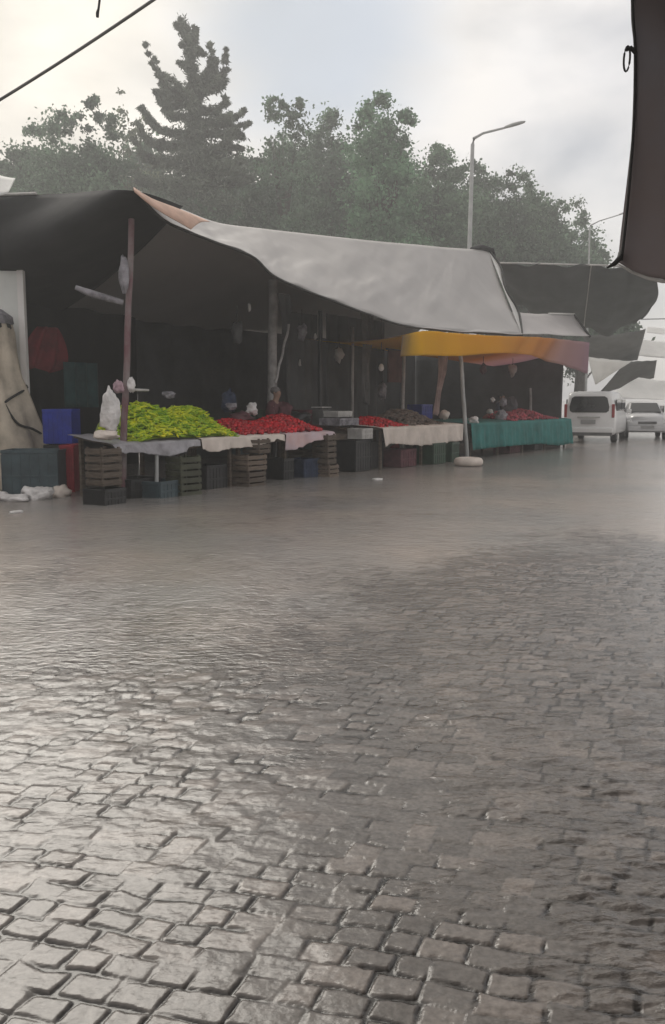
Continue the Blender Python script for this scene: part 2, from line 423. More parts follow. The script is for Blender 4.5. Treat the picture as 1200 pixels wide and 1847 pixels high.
def road_mat(far=False):
    m = bpy.data.materials.new('wet_setts' + ('_far' if far else '')); m.use_nodes = True
    t = m.node_tree; b = t.nodes['Principled BSDF']; Lk = t.links.new
    g = N(t, 'ShaderNodeNewGeometry')
    # mineral tone with warm muddy drifts
    n1 = N(t, 'ShaderNodeTexNoise'); n1.inputs['Scale'].default_value = 0.33; n1.inputs['Detail'].default_value = 5
    Lk(g.outputs['Position'], n1.inputs['Vector'])
    r1 = N(t, 'ShaderNodeValToRGB'); e = r1.color_ramp.elements
    e[0].position = 0.40; e[0].color = (0.25, 0.238, 0.228, 1)
    e[1].position = 0.62; e[1].color = (0.32, 0.28, 0.25, 1)
    Lk(n1.outputs['Fac'], r1.inputs[0])
    if far:
        Lk(r1.outputs[0], b.inputs['Base Color']); b.inputs['Roughness'].default_value = 0.16
    else:
        at_ = N(t, 'ShaderNodeAttribute'); at_.attribute_name = 'surf'
        sp = N(t, 'ShaderNodeSeparateColor'); Lk(at_.outputs['Color'], sp.inputs[0])
        # stone tone
        r2 = N(t, 'ShaderNodeValToRGB'); e = r2.color_ramp.elements
        e[0].position = 0; e[0].color = (0.095, 0.085, 0.079, 1); e[1].position = 1; e[1].color = (0.175, 0.152, 0.138, 1)
        q = e.new(0.6); q.color = (0.130, 0.117, 0.109, 1)
        Lk(sp.outputs[1], r2.inputs[0])
        nf = N(t, 'ShaderNodeTexNoise'); nf.inputs['Scale'].default_value = 55; nf.inputs['Detail'].default_value = 4
        Lk(g.outputs['Position'], nf.inputs['Vector'])
        mf = N(t, 'ShaderNodeMapRange'); mf.inputs['From Min'].default_value = 0.3; mf.inputs['From Max'].default_value = 0.7
        mf.inputs['To Min'].default_value = 0.72; mf.inputs['To Max'].default_value = 1.25
        Lk(nf.outputs['Fac'], mf.inputs['Value'])
        m1 = N(t, 'ShaderNodeMix', data_type='RGBA', blend_type='MULTIPLY'); m1.inputs[0].default_value = 1
        Lk(r2.outputs[0], m1.inputs[6]); Lk(mf.outputs[0], m1.inputs[7])
        # joints dark
        m2 = N(t, 'ShaderNodeMix', data_type='RGBA'); m2.inputs[6].default_value = (0.022, 0.02, 0.019, 1)
        Lk(sp.outputs[0], m2.inputs[0]); Lk(m1.outputs[2], m2.inputs[7])
        # muddy run-off hides the stones where it is deep
        m3 = N(t, 'ShaderNodeMix', data_type='RGBA'); Lk(at_.outputs['Alpha'], m3.inputs[0])
        Lk(m2.outputs[2], m3.inputs[6]); Lk(r1.outputs[0], m3.inputs[7])
        Lk(m3.outputs[2], b.inputs['Base Color'])
        mr_ = N(t, 'ShaderNodeMapRange'); mr_.inputs['To Min'].default_value = 0.27; mr_.inputs['To Max'].default_value = 0.16
        Lk(sp.outputs[2], mr_.inputs['Value']); Lk(mr_.outputs[0], b.inputs['Roughness'])
    b.inputs['IOR'].default_value = 1.45
    # rain-pocked ripples
    mp_ = N(t, 'ShaderNodeMapping'); mp_.inputs['Scale'].default_value = (1.0, 1.6, 1)
    Lk(g.outputs['Position'], mp_.inputs[0])
    nb = N(t, 'ShaderNodeTexNoise'); nb.inputs['Scale'].default_value = 14; nb.inputs['Detail'].default_value = 4; nb.inputs['Roughness'].default_value = 0.55
    Lk(mp_.outputs[0], nb.inputs['Vector'])
    vo = N(t, 'ShaderNodeTexVoronoi'); vo.inputs['Scale'].default_value = 5.5; vo.feature = 'SMOOTH_F1'
    Lk(g.outputs['Position'], vo.inputs['Vector'])
    ad = N(t, 'ShaderNodeMath', operation='ADD'); ml = N(t, 'ShaderNodeMath', operation='MULTIPLY'); ml.inputs[1].default_value = 0.35
    Lk(vo.outputs['Distance'], ml.inputs[0]); Lk(nb.outputs['Fac'], ad.inputs[0]); Lk(ml.outputs[0], ad.inputs[1])
    bp = N(t, 'ShaderNodeBump'); bp.inputs['Strength'].default_value = 0.7; bp.inputs['Distance'].default_value = 0.014
    if not far:
        st = N(t, 'ShaderNodeMapRange'); st.inputs['To Min'].default_value = 0.30; st.inputs['To Max'].default_value = 0.8
        Lk(sp.outputs[2], st.inputs['Value']); Lk(st.outputs[0], bp.inputs['Strength'])
    Lk(ad.outputs[0], bp.inputs['Height']); Lk(bp.outputs[0], b.inputs['Normal'])
    return m
road = link('road', make_road(), road_mat()); tag(road, kind='structure')
road['label'] = 'wet road of granite setts under a sheet of rain water'
gm = MB()
def gsheet(x0, x1, y0, y1, nx, ny):
    gm.sheet(lambda u, v: (x0 + (x1 - x0) * u, y0 + (y1 - y0) * v, 0.0), nx, ny, False)
gsheet(-900, 900, -300, 1500, 6, 6)
gr = gm.build('ground', road_mat(True)); tag(gr, kind='structure')

# ------------------------------------------------------------------ canopies
def interp(pts, u):
    """pts list of Vectors, arc-even interpolation"""
    x = u * (len(pts) - 1); i = min(int(x), len(pts) - 2); f = x - i
    p0 = pts[max(i-1, 0)]; p1 = pts[i]; p2 = pts[i+1]; p3 = pts[min(i+2, len(pts)-1)]
    return 0.5 * ((2*p1) + (p2-p0)*f + (2*p0-5*p1+4*p2-p3)*f*f + (3*p1-p0-3*p2+p3)*f*f*f)
def wave(a, b, k=1): return math.sin(a * 2.3 * k + 1.3 * math.sin(b * 1.7)) * 0.6 + math.sin(a * 5.1 * k + b * 2.1) * 0.25
def res(pts, n=9):
    """resample by x so that the lists of different curves run in step"""
    return [interp(pts, i / (n - 1)) for i in range(n)]

# main grey tarpaulin: low front edge (F), ridge (Rg), back slope to n=6
Fp = [on(x, y, -0.3) for x, y in ((252, 352), (300, 398), (380, 432), (455, 461), (492, 495), (545, 520), (600, 541), (660, 564), (720, 584), (775, 593), (860, 600), (942, 604))]
Rp = [on(x, y, 2.5) for x, y in ((262, 350), (330, 378), (395, 402), (470, 412), (540, 420), (640, 431), (700, 437), (760, 442), (800, 446), (830, 448), (858, 450), (882, 453))]
Bp = [S(-1.5 + 19 * i / 11, 6.9, 3.3 + 0.1 * math.sin(i)) for i in range(12)]
def main_tarp(u, v):
    f = interp(Fp, u); r = interp(Rp, u); b = interp(Bp, u)
    if v < 0.6:
        t = v / 0.6; p = f.lerp(r, t)
        p.z += -0.16 * math.sin(PI * t) * min(1, u * 4) + (0.045 * wave(u * 14, t * 4) + 0.03 * mnoise.noise(Vector((u * 30, t * 5, 0))) + 0.02 * mnoise.noise(Vector((u * 60 + t * 9, t * 7, 3)))) * math.sin(PI * t) ** 0.5
        if t < 0.05: p.z += 0.015 * math.sin(u * 60)
    else:
        t = (v - 0.6) / 0.4; p = r.lerp(b, t); p.z -= 0.15 * math.sin(PI * t)
    return p
root = empty('tarpaulin_canopy', S(0, 1), 0, 'large pale grey tarpaulin canopy sloping down towards the road over the produce stalls', 'canopy')
def at_root(o, root):      # keep world shape while hanging it under the thing's empty
    o.matrix_parent_inverse = root.matrix_world.inverted() if False else Matrix.Translation(-Vector(root.location)) if abs(root.rotation_euler.z) < 1e-6 else (Matrix.Translation(root.location) @ Matrix.Rotation(root.rotation_euler.z, 4, 'Z')).inverted()
    return o
o = MB().sheet(main_tarp, 160, 50).build('cover', M['grey_tarp'], root, solid=0.006); at_root(o, root)
hem = MB().tube([interp(Fp, i / 60) + Vector((0, 0, -0.015)) for i in range(61)], 0.022, 6)
at_root(hem.build('edge_rope', M['dark_rope'], root), root)
eR = [interp(Rp, 1) + Vector((0, 0, 0.02)), on(903, 480, 1.9), on(912, 520, 1.2), on(935, 560, 0.6), interp(Fp, 1)]
# side flap of the canopy, closing its far end
def flap(u, v):
    top = interp([interp(Rp, 1), on(905, 485, 1.9), on(914, 525, 1.25), on(932, 560, 0.6), interp(Fp, 1)], u)
    base = interp(Rp, 1).lerp(interp(Fp, 1), u); p = base.lerp(top, v); return p
at_root(MB().sheet(flap, 16, 4).build('side_flap', M['white_tarp'], root, solid=0.005), root)
at_root(MB().tube([interp(eR, i / 24) for i in range(25)], 0.035, 6).build('side_rope', M['dark_rope'], root), root)
at_root(MB().tube([on(850, 449, 2.55), on(868, 446, 2.55), on(888, 452, 2.45), on(894, 466, 2.3)], [0.05, 0.10, 0.09, 0.04], 7).build('bundled_corner', M['black_cloth'], root), root)

# peach strip at the peak
Pa = [on(x, y, -0.05) for x, y in ((240, 343), (275, 360), (310, 372), (350, 388), (378, 400))]
Pb = [on(x, y, -0.45) for x, y in ((243, 346), (272, 370), (300, 388), (325, 402), (345, 414))]
tag(MB().sheet(lambda u, v: interp(Pa, u).lerp(interp(Pb, u), v) + Vector((0, 0, 0.05 * math.sin(v * PI))), 20, 5).build('cloth_strip', M['peach'], solid=0.01),
    'peach coloured strip of cloth folded over the peak between the dark and the grey canopy', 'cloth strip')

# dark canopy on the left, high front edge
DF = [at(x, y, Y_) for x, y, Y_ in ((-560, 380, 15.2), (-300, 366, 15.9), (-100, 357, 16.2), (20, 353, 16.2), (120, 349, 15.6))] + [on(238, 344, -0.3)] + [on(330, 372, 1.4)]
DB = [S(-13 + 15.0 * i / 6, 6.9, 4.75 - 0.22 * i) for i in range(7)]
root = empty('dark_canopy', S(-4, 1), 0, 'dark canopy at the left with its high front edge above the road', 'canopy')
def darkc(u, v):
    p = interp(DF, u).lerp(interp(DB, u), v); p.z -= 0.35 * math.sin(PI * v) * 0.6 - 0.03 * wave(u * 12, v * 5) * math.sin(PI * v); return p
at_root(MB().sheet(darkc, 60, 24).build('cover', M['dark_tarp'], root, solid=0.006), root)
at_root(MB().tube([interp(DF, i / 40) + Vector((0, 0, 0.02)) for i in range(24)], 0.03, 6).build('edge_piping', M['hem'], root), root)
# small pale sheet rising behind it
W0 = [on(-60, 300, 3.5), on(5, 318, 3.2), on(28, 322, 3.0)]; W1 = [on(-60, 356, 2.6), on(0, 352, 2.6), on(16, 346, 2.6)]
tag(MB().sheet(lambda u, v: interp(W0, u).lerp(interp(W1, u), v), 10, 6).build('tarpaulin', M['white_tarp'], solid=0.01),
    'small pale sheet poking up above the dark canopy at the left edge', 'tarpaulin')

# awning two: small grey top and long orange valance
A2F = [on(x, y, -0.35) for x, y in ((760, 592), (840, 598), (920, 602), (1000, 604), (1064, 607))]
A2R = [on(x, y, 0.9) for x, y in ((850, 562), (900, 563), (940, 564), (990, 567), (1036, 568))]
root = empty('small_awning', S(12, 0), 0, 'small grey awning sheet above the orange valance', 'awning')
at_root(MB().sheet(lambda u, v: interp(A2F, u).lerp(interp(A2R, u), v) + Vector((0, 0, -0.08 * math.sin(PI * v) + 0.02 * wave(u * 9, v * 3))), 40, 10).build('cover', M['grey_tarp2'], root, solid=0.006), root)
at_root(MB().tube([interp([A2R[-1], on(1048, 584, 0.3), A2F[-1]], i / 10) for i in range(11)], 0.04, 6).build('edge_rope', M['dark_rope'], root), root)
at_root(MB().tube([A2R[3] + Vector((0, 0, 0.03)), A2R[4] + Vector((0, 0, 0.03))], 0.03, 6).build('ridge_highlight', M['white_tarp'], root), root)  # white strip standing in for the bright highlight along the ridge
OT = [on(x, y, -0.4) for x, y in ((728, 604), (765, 594), (830, 599), (900, 604), (970, 606), (1020, 610), (1064, 614))]
OB = [on(x, y, -0.5) for x, y in ((724, 643), (765, 641), (830, 642), (900, 637), (950, 640), (1000, 655), (1062, 674))]
OR = [S(sof(724) - 0.3 + 12.5 * i / 6, 3.0, 3.1 - 0.06 * i) for i in range(7)]
def orange(u, v):
    if v < 0.4:
        t = v / 0.4; p = interp(OB, u).lerp(interp(OT, u), t); p += NN * 0.05 * math.sin(u * 34) * (1 - t) + NN * 0.03 * math.sin(u * 71 + 1); return p
    t = (v - 0.4) / 0.6; p = interp(OT, u).lerp(interp(OR, u), t); p.z -= 0.12 * math.sin(PI * t) + 0.03; return p
mb = MB().sheet(orange, 80, 24)
o = mb.build('orange_awning', M['orange'], solid=0.006)
al = o.data.attributes.new('along', 'FLOAT', 'POINT'); al.data.foreach_set('value', [ (i % 81) / 80 for i in range(81 * 25)])
tag(o, 'translucent yellow and orange awning whose hanging front turns pink at the far end', 'awning')

# big dark canopy spanning the street beyond
CT = [at(x, y, Y) for x, y, Y in ((893, 476, 31.5), (960, 477, 31.2), (1030, 479, 31), (1100, 481, 31), (1150, 489, 31), (1184, 503, 31))]
CB = [at(x, y, Y) for x, y, Y in ((925, 552, 36), (965, 566, 37), (1025, 586, 38), (1080, 600, 38), (1128, 592, 38), (1160, 572, 37))]
def cross(u, v):
    p = interp(CT, u).lerp(interp(CB, u), v)
    p += Vector((0.45, 0, 0)) * math.sin(PI * v) * max(0, u - 0.75) * 3.0
    p.z -= 0.35 * math.sin(PI * v) * math.sin(PI * u) ; p.z += 0.10 * wave(u * 12, v * 3) + 0.09 * mnoise.noise(Vector((u * 8, v * 4, 2))) + 0.10 * v ** 4 * math.sin(u * 17)
    p.y += 0.12 * math.sin(u * 25 + v * 3)
    return p
root = empty('street_canopy', at(1040, 540, 34), 0, 'broad dark grey canopy slung across the street above the white minivan', 'canopy')
root.location.z = 0
at_root(MB().sheet(cross, 50, 24).build('cover', M['cross_tarp'], root, solid=0.01), root)
at_root(MB().tube([interp(CT, i / 40) + Vector((0, 0, 0.03)) for i in range(41)], 0.03, 5).build('edge_rope', M['hem'], root), root)
for (q0, q1) in ((interp(CT, 1), at(1290, 452, 31)), (cross(0.97, 1), at(1290, 560, 37))):
    at_root(MB().tube([q0, q0.lerp(q1, .5) - Vector((0, 0, .15)), q1], 0.018, 5).build('guy_rope', M['dark_rope'], root), root)
at_root(MB().tube([cross(0.5, t_ / 12) - Vector((0, 0, 0.03)) for t_ in range(13)], 0.02, 5).build('seam', M['hem'], root), root)
at_root(MB().tube([at(1146, 490, 30.9), at(1160, 493, 30.9), at(1176, 502, 30.9)], [0.03, 0.09, 0.05], 6).build('knot', M['dark_rope'], root), root)
def quadthing(name, pts, Y, m, label, cat='tarpaulin', nu=20, nv=8, sag=0.15, dY=1.5, group=None):
    """pts: top-left, top-right, bottom-right, bottom-left (photo), the lower edge dY nearer or farther than the upper one"""
    a, b, c, d = pts
    A, B_, C_, D_ = at(*a, Y), at(*b, Y), at(*c, Y + dY), at(*d, Y + dY)
    def fn(u, v):
        p = A.lerp(B_, u).lerp(D_.lerp(C_, u), v); p.z -= sag * math.sin(PI * u) * (0.4 + 0.6 * math.sin(PI * v)); p.z += 0.02 * wave(u * 9, v * 4); return p
    return tag(MB().sheet(fn, nu, nv).build(name, m, solid=0.012), label, cat, group)
quadthing('street_canopy', ((1050, 604), (1165, 594), (1150, 650), (1066, 644)), 46, M['hazed_tarp'], 'second smaller grey canopy hanging behind the broad dark one over the street', 'canopy', sag=0.3, dY=4)
quadthing('tarpaulin', ((1060, 644), (1140, 652), (1092, 682), (1074, 694)), 44, M['white_tarp'], 'bright white triangular tarpaulin above the roof of the white minivan', sag=0.02, dY=1)
quadthing('street_canopy', ((1130, 652), (1185, 650), (1180, 682), (1078, 712)), 48, M['hazed_tarp'], 'grey canopy strip rising to the right behind the white triangular tarpaulin', 'canopy', sag=0.02, dY=3)
quadthing('tarpaulin', ((1152, 681), (1290, 690), (1290, 716), (1090, 716)), 44, M['white_tarp'], 'wide white tarpaulin sagging above the hazy silver car', sag=0.28, dY=-2.2)
quadthing('tarpaulin', ((1168, 590), (1300, 596), (1300, 608), (1166, 600)), 52, M['white_tarp'], 'upper white tarpaulin at the right edge beyond the dark street canopy', sag=0.1, dY=-2)
quadthing('tarpaulin', ((1148, 612), (1300, 622), (1300, 652), (1140, 640)), 56, M['white_tarp'], 'added white tarpaulin brightening the right edge between the upper strip and the lowest wide one', sag=0.15, dY=-3)  # extra sheet put in to brighten the right edge
0 and quadthing('tarpaulin', ((1180, 606), (1300, 610), (1300, 680), (1180, 676)), 50, M['white_tarp'], 'lower white sheet hanging at the right edge above the silver car', sag=0.02, dY=-0.3)
'''
b = MB(); c0 = at(1210, 700, 95); c0.z = 0
root = empty('building', c0, R(-20), 'pale building faint in the rain at the far right end of the street', 'building')
MB().box((0, 0, 4.0), (16, 9, 8.0)).build('wall', M['wall'], root)
MB().box((0, 0, 8.25), (16.6, 9.6, 0.5)).build('roof', M['mid_tarp'], root)
for i in range(5):
    for k in range(2):
        f_ = MB().box((-6 + 3 * i, -4.52, 2.0 + 3.2 * k), (1.3, 0.08, 1.5)).build('window', M['glass'], root)

'''
# near awning: flap in view at the right edge, unseen roof shaped to shade the foreground
NT = [at(1140, -22, 4.9), at(1142, 30, 4.9), at(1146, 100, 4.9), at(1143, 230, 4.9), at(1132, 370, 4.9), at(1121, 470, 4.9)]
root = empty('near_awning', Vector((2.2, 4.6, 0)), 0, 'dark purplish awning flap hanging close by at the right edge, rope at its corner', 'awning')
def nflap(u, v):
    l = interp(NT, v)
    r = l + Vector((1.3, -0.5, 0)) ; r.z = l.z - 0.02
    p = l.lerp(r, u)
    p.z -= 0.05 * math.sin(u * 2.2) * v + 0.10 * min(1, u * 6) * v ** 4 + 0.015 * math.sin(u * 21) * v ** 4
    p.y += 0.05 * math.sin(u * 9 + v * 2) * (0.4 + 0.6 * v) + 0.02 * math.sin(v * 9 + u * 5); return p
at_root(MB().sheet(nflap, 40, 40).build('hanging_flap', M['near_tarp'], root, solid=0.006), root)
zt = NT[0].z
def nroof(u, v):
    return Vector((0.75 + 4.6 * u, 4.9 - 9.5 * v - 0.5 * u, zt - 0.02 + 0.22 * math.sin(PI * v) - 0.1 * math.sin(PI * u)))
def shade_roof(u, v):
    Lf = [NT[0].copy(), Vector((0.85, 3.4, 3.2)), Vector((-0.1, 2.0, 2.66)), Vector((-0.5, -1.2, 2.6)), Vector((-0.6, -4.6, 2.6))]
    l = interp(Lf, v); r_ = Vector((NT[0].x + 3.6, 4.9 - 1.385 - 8.1 * v, zt - 0.9 * v)); p = l.lerp(r_, u)
    p.z += 0.02 + 0.12 * math.sin(PI * u) * math.sin(PI * v); return p
at_root(MB().sheet(shade_roof, 16, 16).build('cover', M['near_tarp'], root, solid=0.006), root)  # out of view, reaches low and left to darken the near ground
at_root(MB().tube([interp(NT, i / 30) for i in range(31)], 0.008, 6).build('edge_rope', M['dark_rope'], root), root)
bl = [nflap(i / 20, 1) for i in range(21)]
at_root(MB().sheet(lambda u, v: nflap(u, 1) + Vector((0, 0.01, -0.045 * v * (0.3 + u))), 20, 2).build('lower_hem', M['hem'], root, solid=0.004), root)
at_root(MB().tube([bl[0] + Vector((0.01, 0, 0.05)), at(1118, 466, 4.88), at(1108, 476, 4.88), at(1095, 483, 4.88)], [0.012, 0.016, 0.013, 0.004], 7).build('corner_rope', M['dark_rope'], root), root)
ring = [at(1136 - 7 * math.sin(a * PI / 8) * 0 + 0, 0, 4.88) for a in range(1)]
lp = []
for k in range(17):
    a = 2 * PI * k / 16; lp.append(at(1131 + 5.5 * math.cos(a) + 3 * math.sin(a) * 0.6, 106 - 23 * math.sin(a), 4.88))
at_root(MB().tube(lp, 0.0055, 6, cap=False).build('rope_loop', M['dark_rope'], root), root)
at_root(MB().tube([at(1130, 90, 4.88), at(1138, 86, 4.88), at(1147, 96, 4.9)], 0.011, 6).build('loop_knot', M['dark_rope'], root), root)
for (x, y) in ((NT[0].x + 0.9, -4.3), (NT[0].x + 3.5, -4.3), (NT[0].x + 3.5, 2.9)):
    at_root(MB().tube([(x, y, 0), (x, y, zt + 0.02)], 0.03, 8).build('post', M['pole'], root), root)

# overhead cables
a_, b_ = at(-260, 330, 9.0), at(620, -245, 7.0)
tag(MB().tube([a_.lerp(b_, i / 30) - Vector((0, 0, 0.10 * math.sin(PI * i / 30))) for i in range(31)], 0.0135, 6).build('overhead_cable', M['trim']), 'dark cable stretched diagonally across the upper left sky', 'cable')
a_, b_ = at(-300, -160, 7.0), at(700, -300, 7.0)
hc = MB().tube([a_.lerp(b_, i / 20) for i in range(21)], 0.010, 6)
root = empty('loose_rope', at(178, -220, 7.0), 0, 'short dark cord end dangling at the top edge of the sky', 'cord')
at_root(hc.build('carrier_line', M['trim'], root), root)
top = a_.lerp(b_, 0.478)
at_root(MB().tube([top, at(181, -60, 7), at(180, 0, 7), at(178, 16, 7), at(176, 24, 7), at(176, 31, 7)], [0.008, 0.008, 0.009, 0.009, 0.013, 0.012], 6).build('cord', M['dark_rope'], root), root)

# ------------------------------------------------------------------ street lamps
def street_lamp(pb, pm, pt, Y, label, r=0.09):
    base = at(*pb, Y); base.z = 0; t1 = at(*pm, Y); t2 = at(*pt, Y)
    root = empty('street_lamp', base, 0, label, 'street lamp', None)
    pts = [base.lerp(Vector((t1.x, t1.y, t1.z - 0.3)), i / 6) for i in range(7)] + [t1 + Vector((0.06, 0, -0.05))]
    at_root(MB().tube(pts, [r * 1.3 - 0.07 * r * i for i in range(8)], 8).build('pole', M['lamp'], root), root)
    d = (t2 - t1)
    arm = [t1 + Vector((0.04, 0, -0.06)), t1 + d * 0.2 + Vector((0, 0, 0.03)), t1 + d * 0.62]
    at_root(MB().tube(arm, [r * 0.7, r * 0.55, r * 0.5], 7).build('arm', M['lamp'], root), root)
    ang = math.atan2(d.z, d.x); Mx = Matrix.Rotation(-ang, 4, 'Y')
    hd = MB(); L = d.length * 0.42
    prof = [(-L/2, .04, .04), (-L/2 + .08, .10, .07), (-L * .1, .15, .10), (L * .3, .16, .08), (L/2 - .04, .10, .05), (L/2, .04, .02)]
    V = []; Fc = []
    for (x, ry, rz) in prof:
        for k in range(10):
            a = 2 * PI * k / 10; V.append(Mx @ Vector((x, ry * math.cos(a), rz * math.sin(a) * (0.5 if math.sin(a) < 0 else 1))))
    for i in range(len(prof) - 1):
        for k in range(10): Fc.append((i*10+k, i*10+(k+1) % 10, (i+1)*10+(k+1) % 10, (i+1)*10+k))
    Fc += [tuple(range(10))[::-1], tuple(range(50, 60))]
    c = t1 + d * 0.8
    hd.add([c + v for v in V], Fc, True)
    h = at_root(hd.build('lamp_head', M['lamp'], root), root)
    return root
street_lamp((838, 700), (853, 247), (947, 220), 38, 'tall pale street lamp rising behind the grey canopy, its arm pointing right')
street_lamp((1058, 700), (1064, 405), (1152, 376), 62, 'faint far street lamp mostly hidden behind the trees, only its arm in the clear', 0.07)

# ------------------------------------------------------------------ inside walls and hangings of the market
def hang(name, s0, s1, n0, n1, z0, z1, m, label, cat='hanging sheet', fold=0.05, nf=9, seed=0, hemw=0.0, group=None):
    rd = random.Random(seed); ph = rd.uniform(0, 6)
    def fn(u, v):
        p = S(s0 + (s1 - s0) * u, n0 + (n1 - n0) * u, z0 + (z1 - z0) * v)
        p += NN * fold * (math.sin(u * nf * 2 * PI + ph) + 0.5 * math.sin(u * nf * 3.7 + ph * 2)) * (1 - 0.4 * v)
        if v < 0.02: p.z += hemw * math.sin(u * 11 + ph)
        return p
    return tag(MB().sheet(fn, max(20, nf * 8), 10).build(name, m, solid=0.006), label, cat, group)
hang('back_sheet', -13, 4.0, 6.2, 6.2, 0, 4.6, M['black_cloth'], 'added black sheet that darkens the left half of the market behind the pepper table', 'backing sheet', 0.08, 14, 1)  # added so that the stall interior falls nearly black
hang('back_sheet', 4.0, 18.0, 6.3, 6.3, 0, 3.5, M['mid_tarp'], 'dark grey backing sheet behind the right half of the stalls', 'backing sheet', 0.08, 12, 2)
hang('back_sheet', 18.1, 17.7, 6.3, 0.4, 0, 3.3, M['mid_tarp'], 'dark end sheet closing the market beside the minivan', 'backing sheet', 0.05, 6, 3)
hang('back_sheet', -13, -13, 6.3, -1, 0, 4.3, M['black_cloth'], 'unseen black end sheet added to keep light out at the left of the stalls', 'backing sheet', 0.05, 6, 4)  # out of view, added to close the interior against light
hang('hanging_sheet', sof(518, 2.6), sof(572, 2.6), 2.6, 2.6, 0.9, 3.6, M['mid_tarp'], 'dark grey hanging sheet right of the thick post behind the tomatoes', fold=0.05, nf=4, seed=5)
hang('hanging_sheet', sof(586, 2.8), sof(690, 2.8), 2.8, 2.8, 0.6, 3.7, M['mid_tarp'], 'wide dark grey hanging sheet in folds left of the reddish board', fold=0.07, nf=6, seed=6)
# reddish brown board and grey shelf end near px 700
root = empty('board', S(sof(712, 2.2), 2.2), ROWANG, 'reddish brown board hung under the canopy left of the orange awning', 'board')
M['redbrown'] = mat('red_brown_board', (0.13, 0.055, 0.05), 0.8, 0.3, 3)
MB().box((0, 0, 2.45), (0.75, 0.05, 0.85)).build('panel', M['redbrown'], root)
MB().box((0, 0, 2.93), (0.85, 0.09, 0.10)).build('top_rail', M['mid_tarp'], root)
tag(MB().lathe([(0.02, 0.16), (0.05, 0.13), (0.07, 0.06), (0.06, 0.01), (0.02, -0.02)], on(688, 668, 1.2), 12).build('bulb', M['headlight']), 'small white bulb hanging in front of the reddish brown board', 'light bulb')
bpos = on(688, 664, 1.2)
tag(MB().tube([bpos + Vector((0, 0, 0.1)), bpos + Vector((0, 0, 1.3))], 0.008, 5).build('bulb_wire', M['dark_rope']), 'thin wire holding the small white bulb', 'wire')
# red and teal things deep in the left dark
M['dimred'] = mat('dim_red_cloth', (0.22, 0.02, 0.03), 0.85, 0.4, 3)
cw = [on(88, 590, 4.5), on(85, 620, 4.5), on(82, 655, 4.5), on(80, 668, 4.5)]
drape_ = lambda u, v: interp(cw, v) + D * (u - 0.5) * (0.5 + 0.5 * math.sin(v * 2.6)) + NN * 0.07 * math.sin(u * 15 + v * 3) + Vector((0, 0, 0.05 * math.sin(u * 7) * v))
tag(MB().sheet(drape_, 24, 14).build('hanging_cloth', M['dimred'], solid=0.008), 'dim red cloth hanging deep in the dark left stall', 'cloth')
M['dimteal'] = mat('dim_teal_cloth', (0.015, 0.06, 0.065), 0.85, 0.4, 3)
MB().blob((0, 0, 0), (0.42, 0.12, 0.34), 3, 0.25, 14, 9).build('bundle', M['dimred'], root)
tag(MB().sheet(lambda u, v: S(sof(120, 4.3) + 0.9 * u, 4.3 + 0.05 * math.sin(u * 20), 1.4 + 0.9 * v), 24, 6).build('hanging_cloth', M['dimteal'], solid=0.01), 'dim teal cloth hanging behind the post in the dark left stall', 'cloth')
# fluorescent tube fitting and small plate on the front post
a_, b_ = on(136, 518, 0.9), on(222, 546, 0.5)
root = empty('tube_light', a_, 0, 'slanting grey tube light fitting hung left of the rusty front post', 'tube light')
at_root(MB().tube([a_, a_.lerp(b_, .33) - Vector((0, 0, .02)), b_], [0.035, 0.06, 0.045], 8).build('fitting', M['greysack'], root), root)

# ------------------------------------------------------------------ posts
def post(name, b, t, r, m, label, cat='post', n=8, wob=0.0, z0=0.0, group=None):
    b = Vector(b); t = Vector(t)
    if z0 is not None:
        # prolong down to the ground
        k = (z0 - t.z) / (b.z - t.z); b = t + (b - t) * k
    pts = [b.lerp(t, i / 10) + Vector((wob * math.sin(i * 1.7), wob * math.cos(i * 1.3), 0)) for i in range(11)]
    rs = [r * (1.08 - 0.016 * i) for i in range(11)]
    return tag(MB().tube(pts, rs, n).build(name, m), label, cat, group)
post('post', on(227, 700, 0.25), on(238, 395, 0.25), 0.05, M['rusty'], 'rusty front post with bags tied to it at the left end of the pepper table', wob=0.006)
tag(MB().blob(on(224, 495, 0.2), (0.07, 0.04, 0.26), 5, 0.3).build('white_bag', M['greysack']), 'thin pale bag tied high on the rusty front post', 'bag')
post('post', on(491, 700, 2.3), on(493, 505, 2.3), 0.11, M['pole'], 'thick pale post rising behind the tomato heap', wob=0.008, n=10)
post('leaning_stick', on(497, 690, 1.5), on(522, 585, 1.5), 0.028, M['pole'], 'thin stick leaning against the thick pale post', 'stick', wob=0.01, z0=None)
post('post', on(578, 722, 2.0), on(578, 560, 2.0), 0.055, M['black'], 'black post between two hanging grey sheets', wob=0.004)
post('post', on(636, 690, 2.1), on(637, 590, 2.1), 0.035, M['pole'], 'thin pale post in front of the wide folded grey sheet', wob=0.004)
post('post', on(726, 750, 1.6), on(729, 640, 1.6), 0.05, M['pole'], 'pale post at the left end of the cream cloth table', wob=0.004)
post('post', on(842, 812, 0.1), on(831, 636, 0.1), 0.055, M['lamp'], 'white front post standing in the white tyre base', wob=0.006)
post('post', on(976, 735, 1.5), on(973, 640, 1.5), 0.09, M['pole'], 'far pale post behind the pink produce', wob=0.02)
post('post', on(958, 752, 1.4), on(957, 700, 1.4), 0.045, M['pole'], 'short thin stake left of the far pale post', wob=0.006)
post('post', on(1005, 752, 0.9), on(1004, 650, 0.9), 0.04, M['lamp'], 'slim white post at the right end of the teal table', wob=0.004)
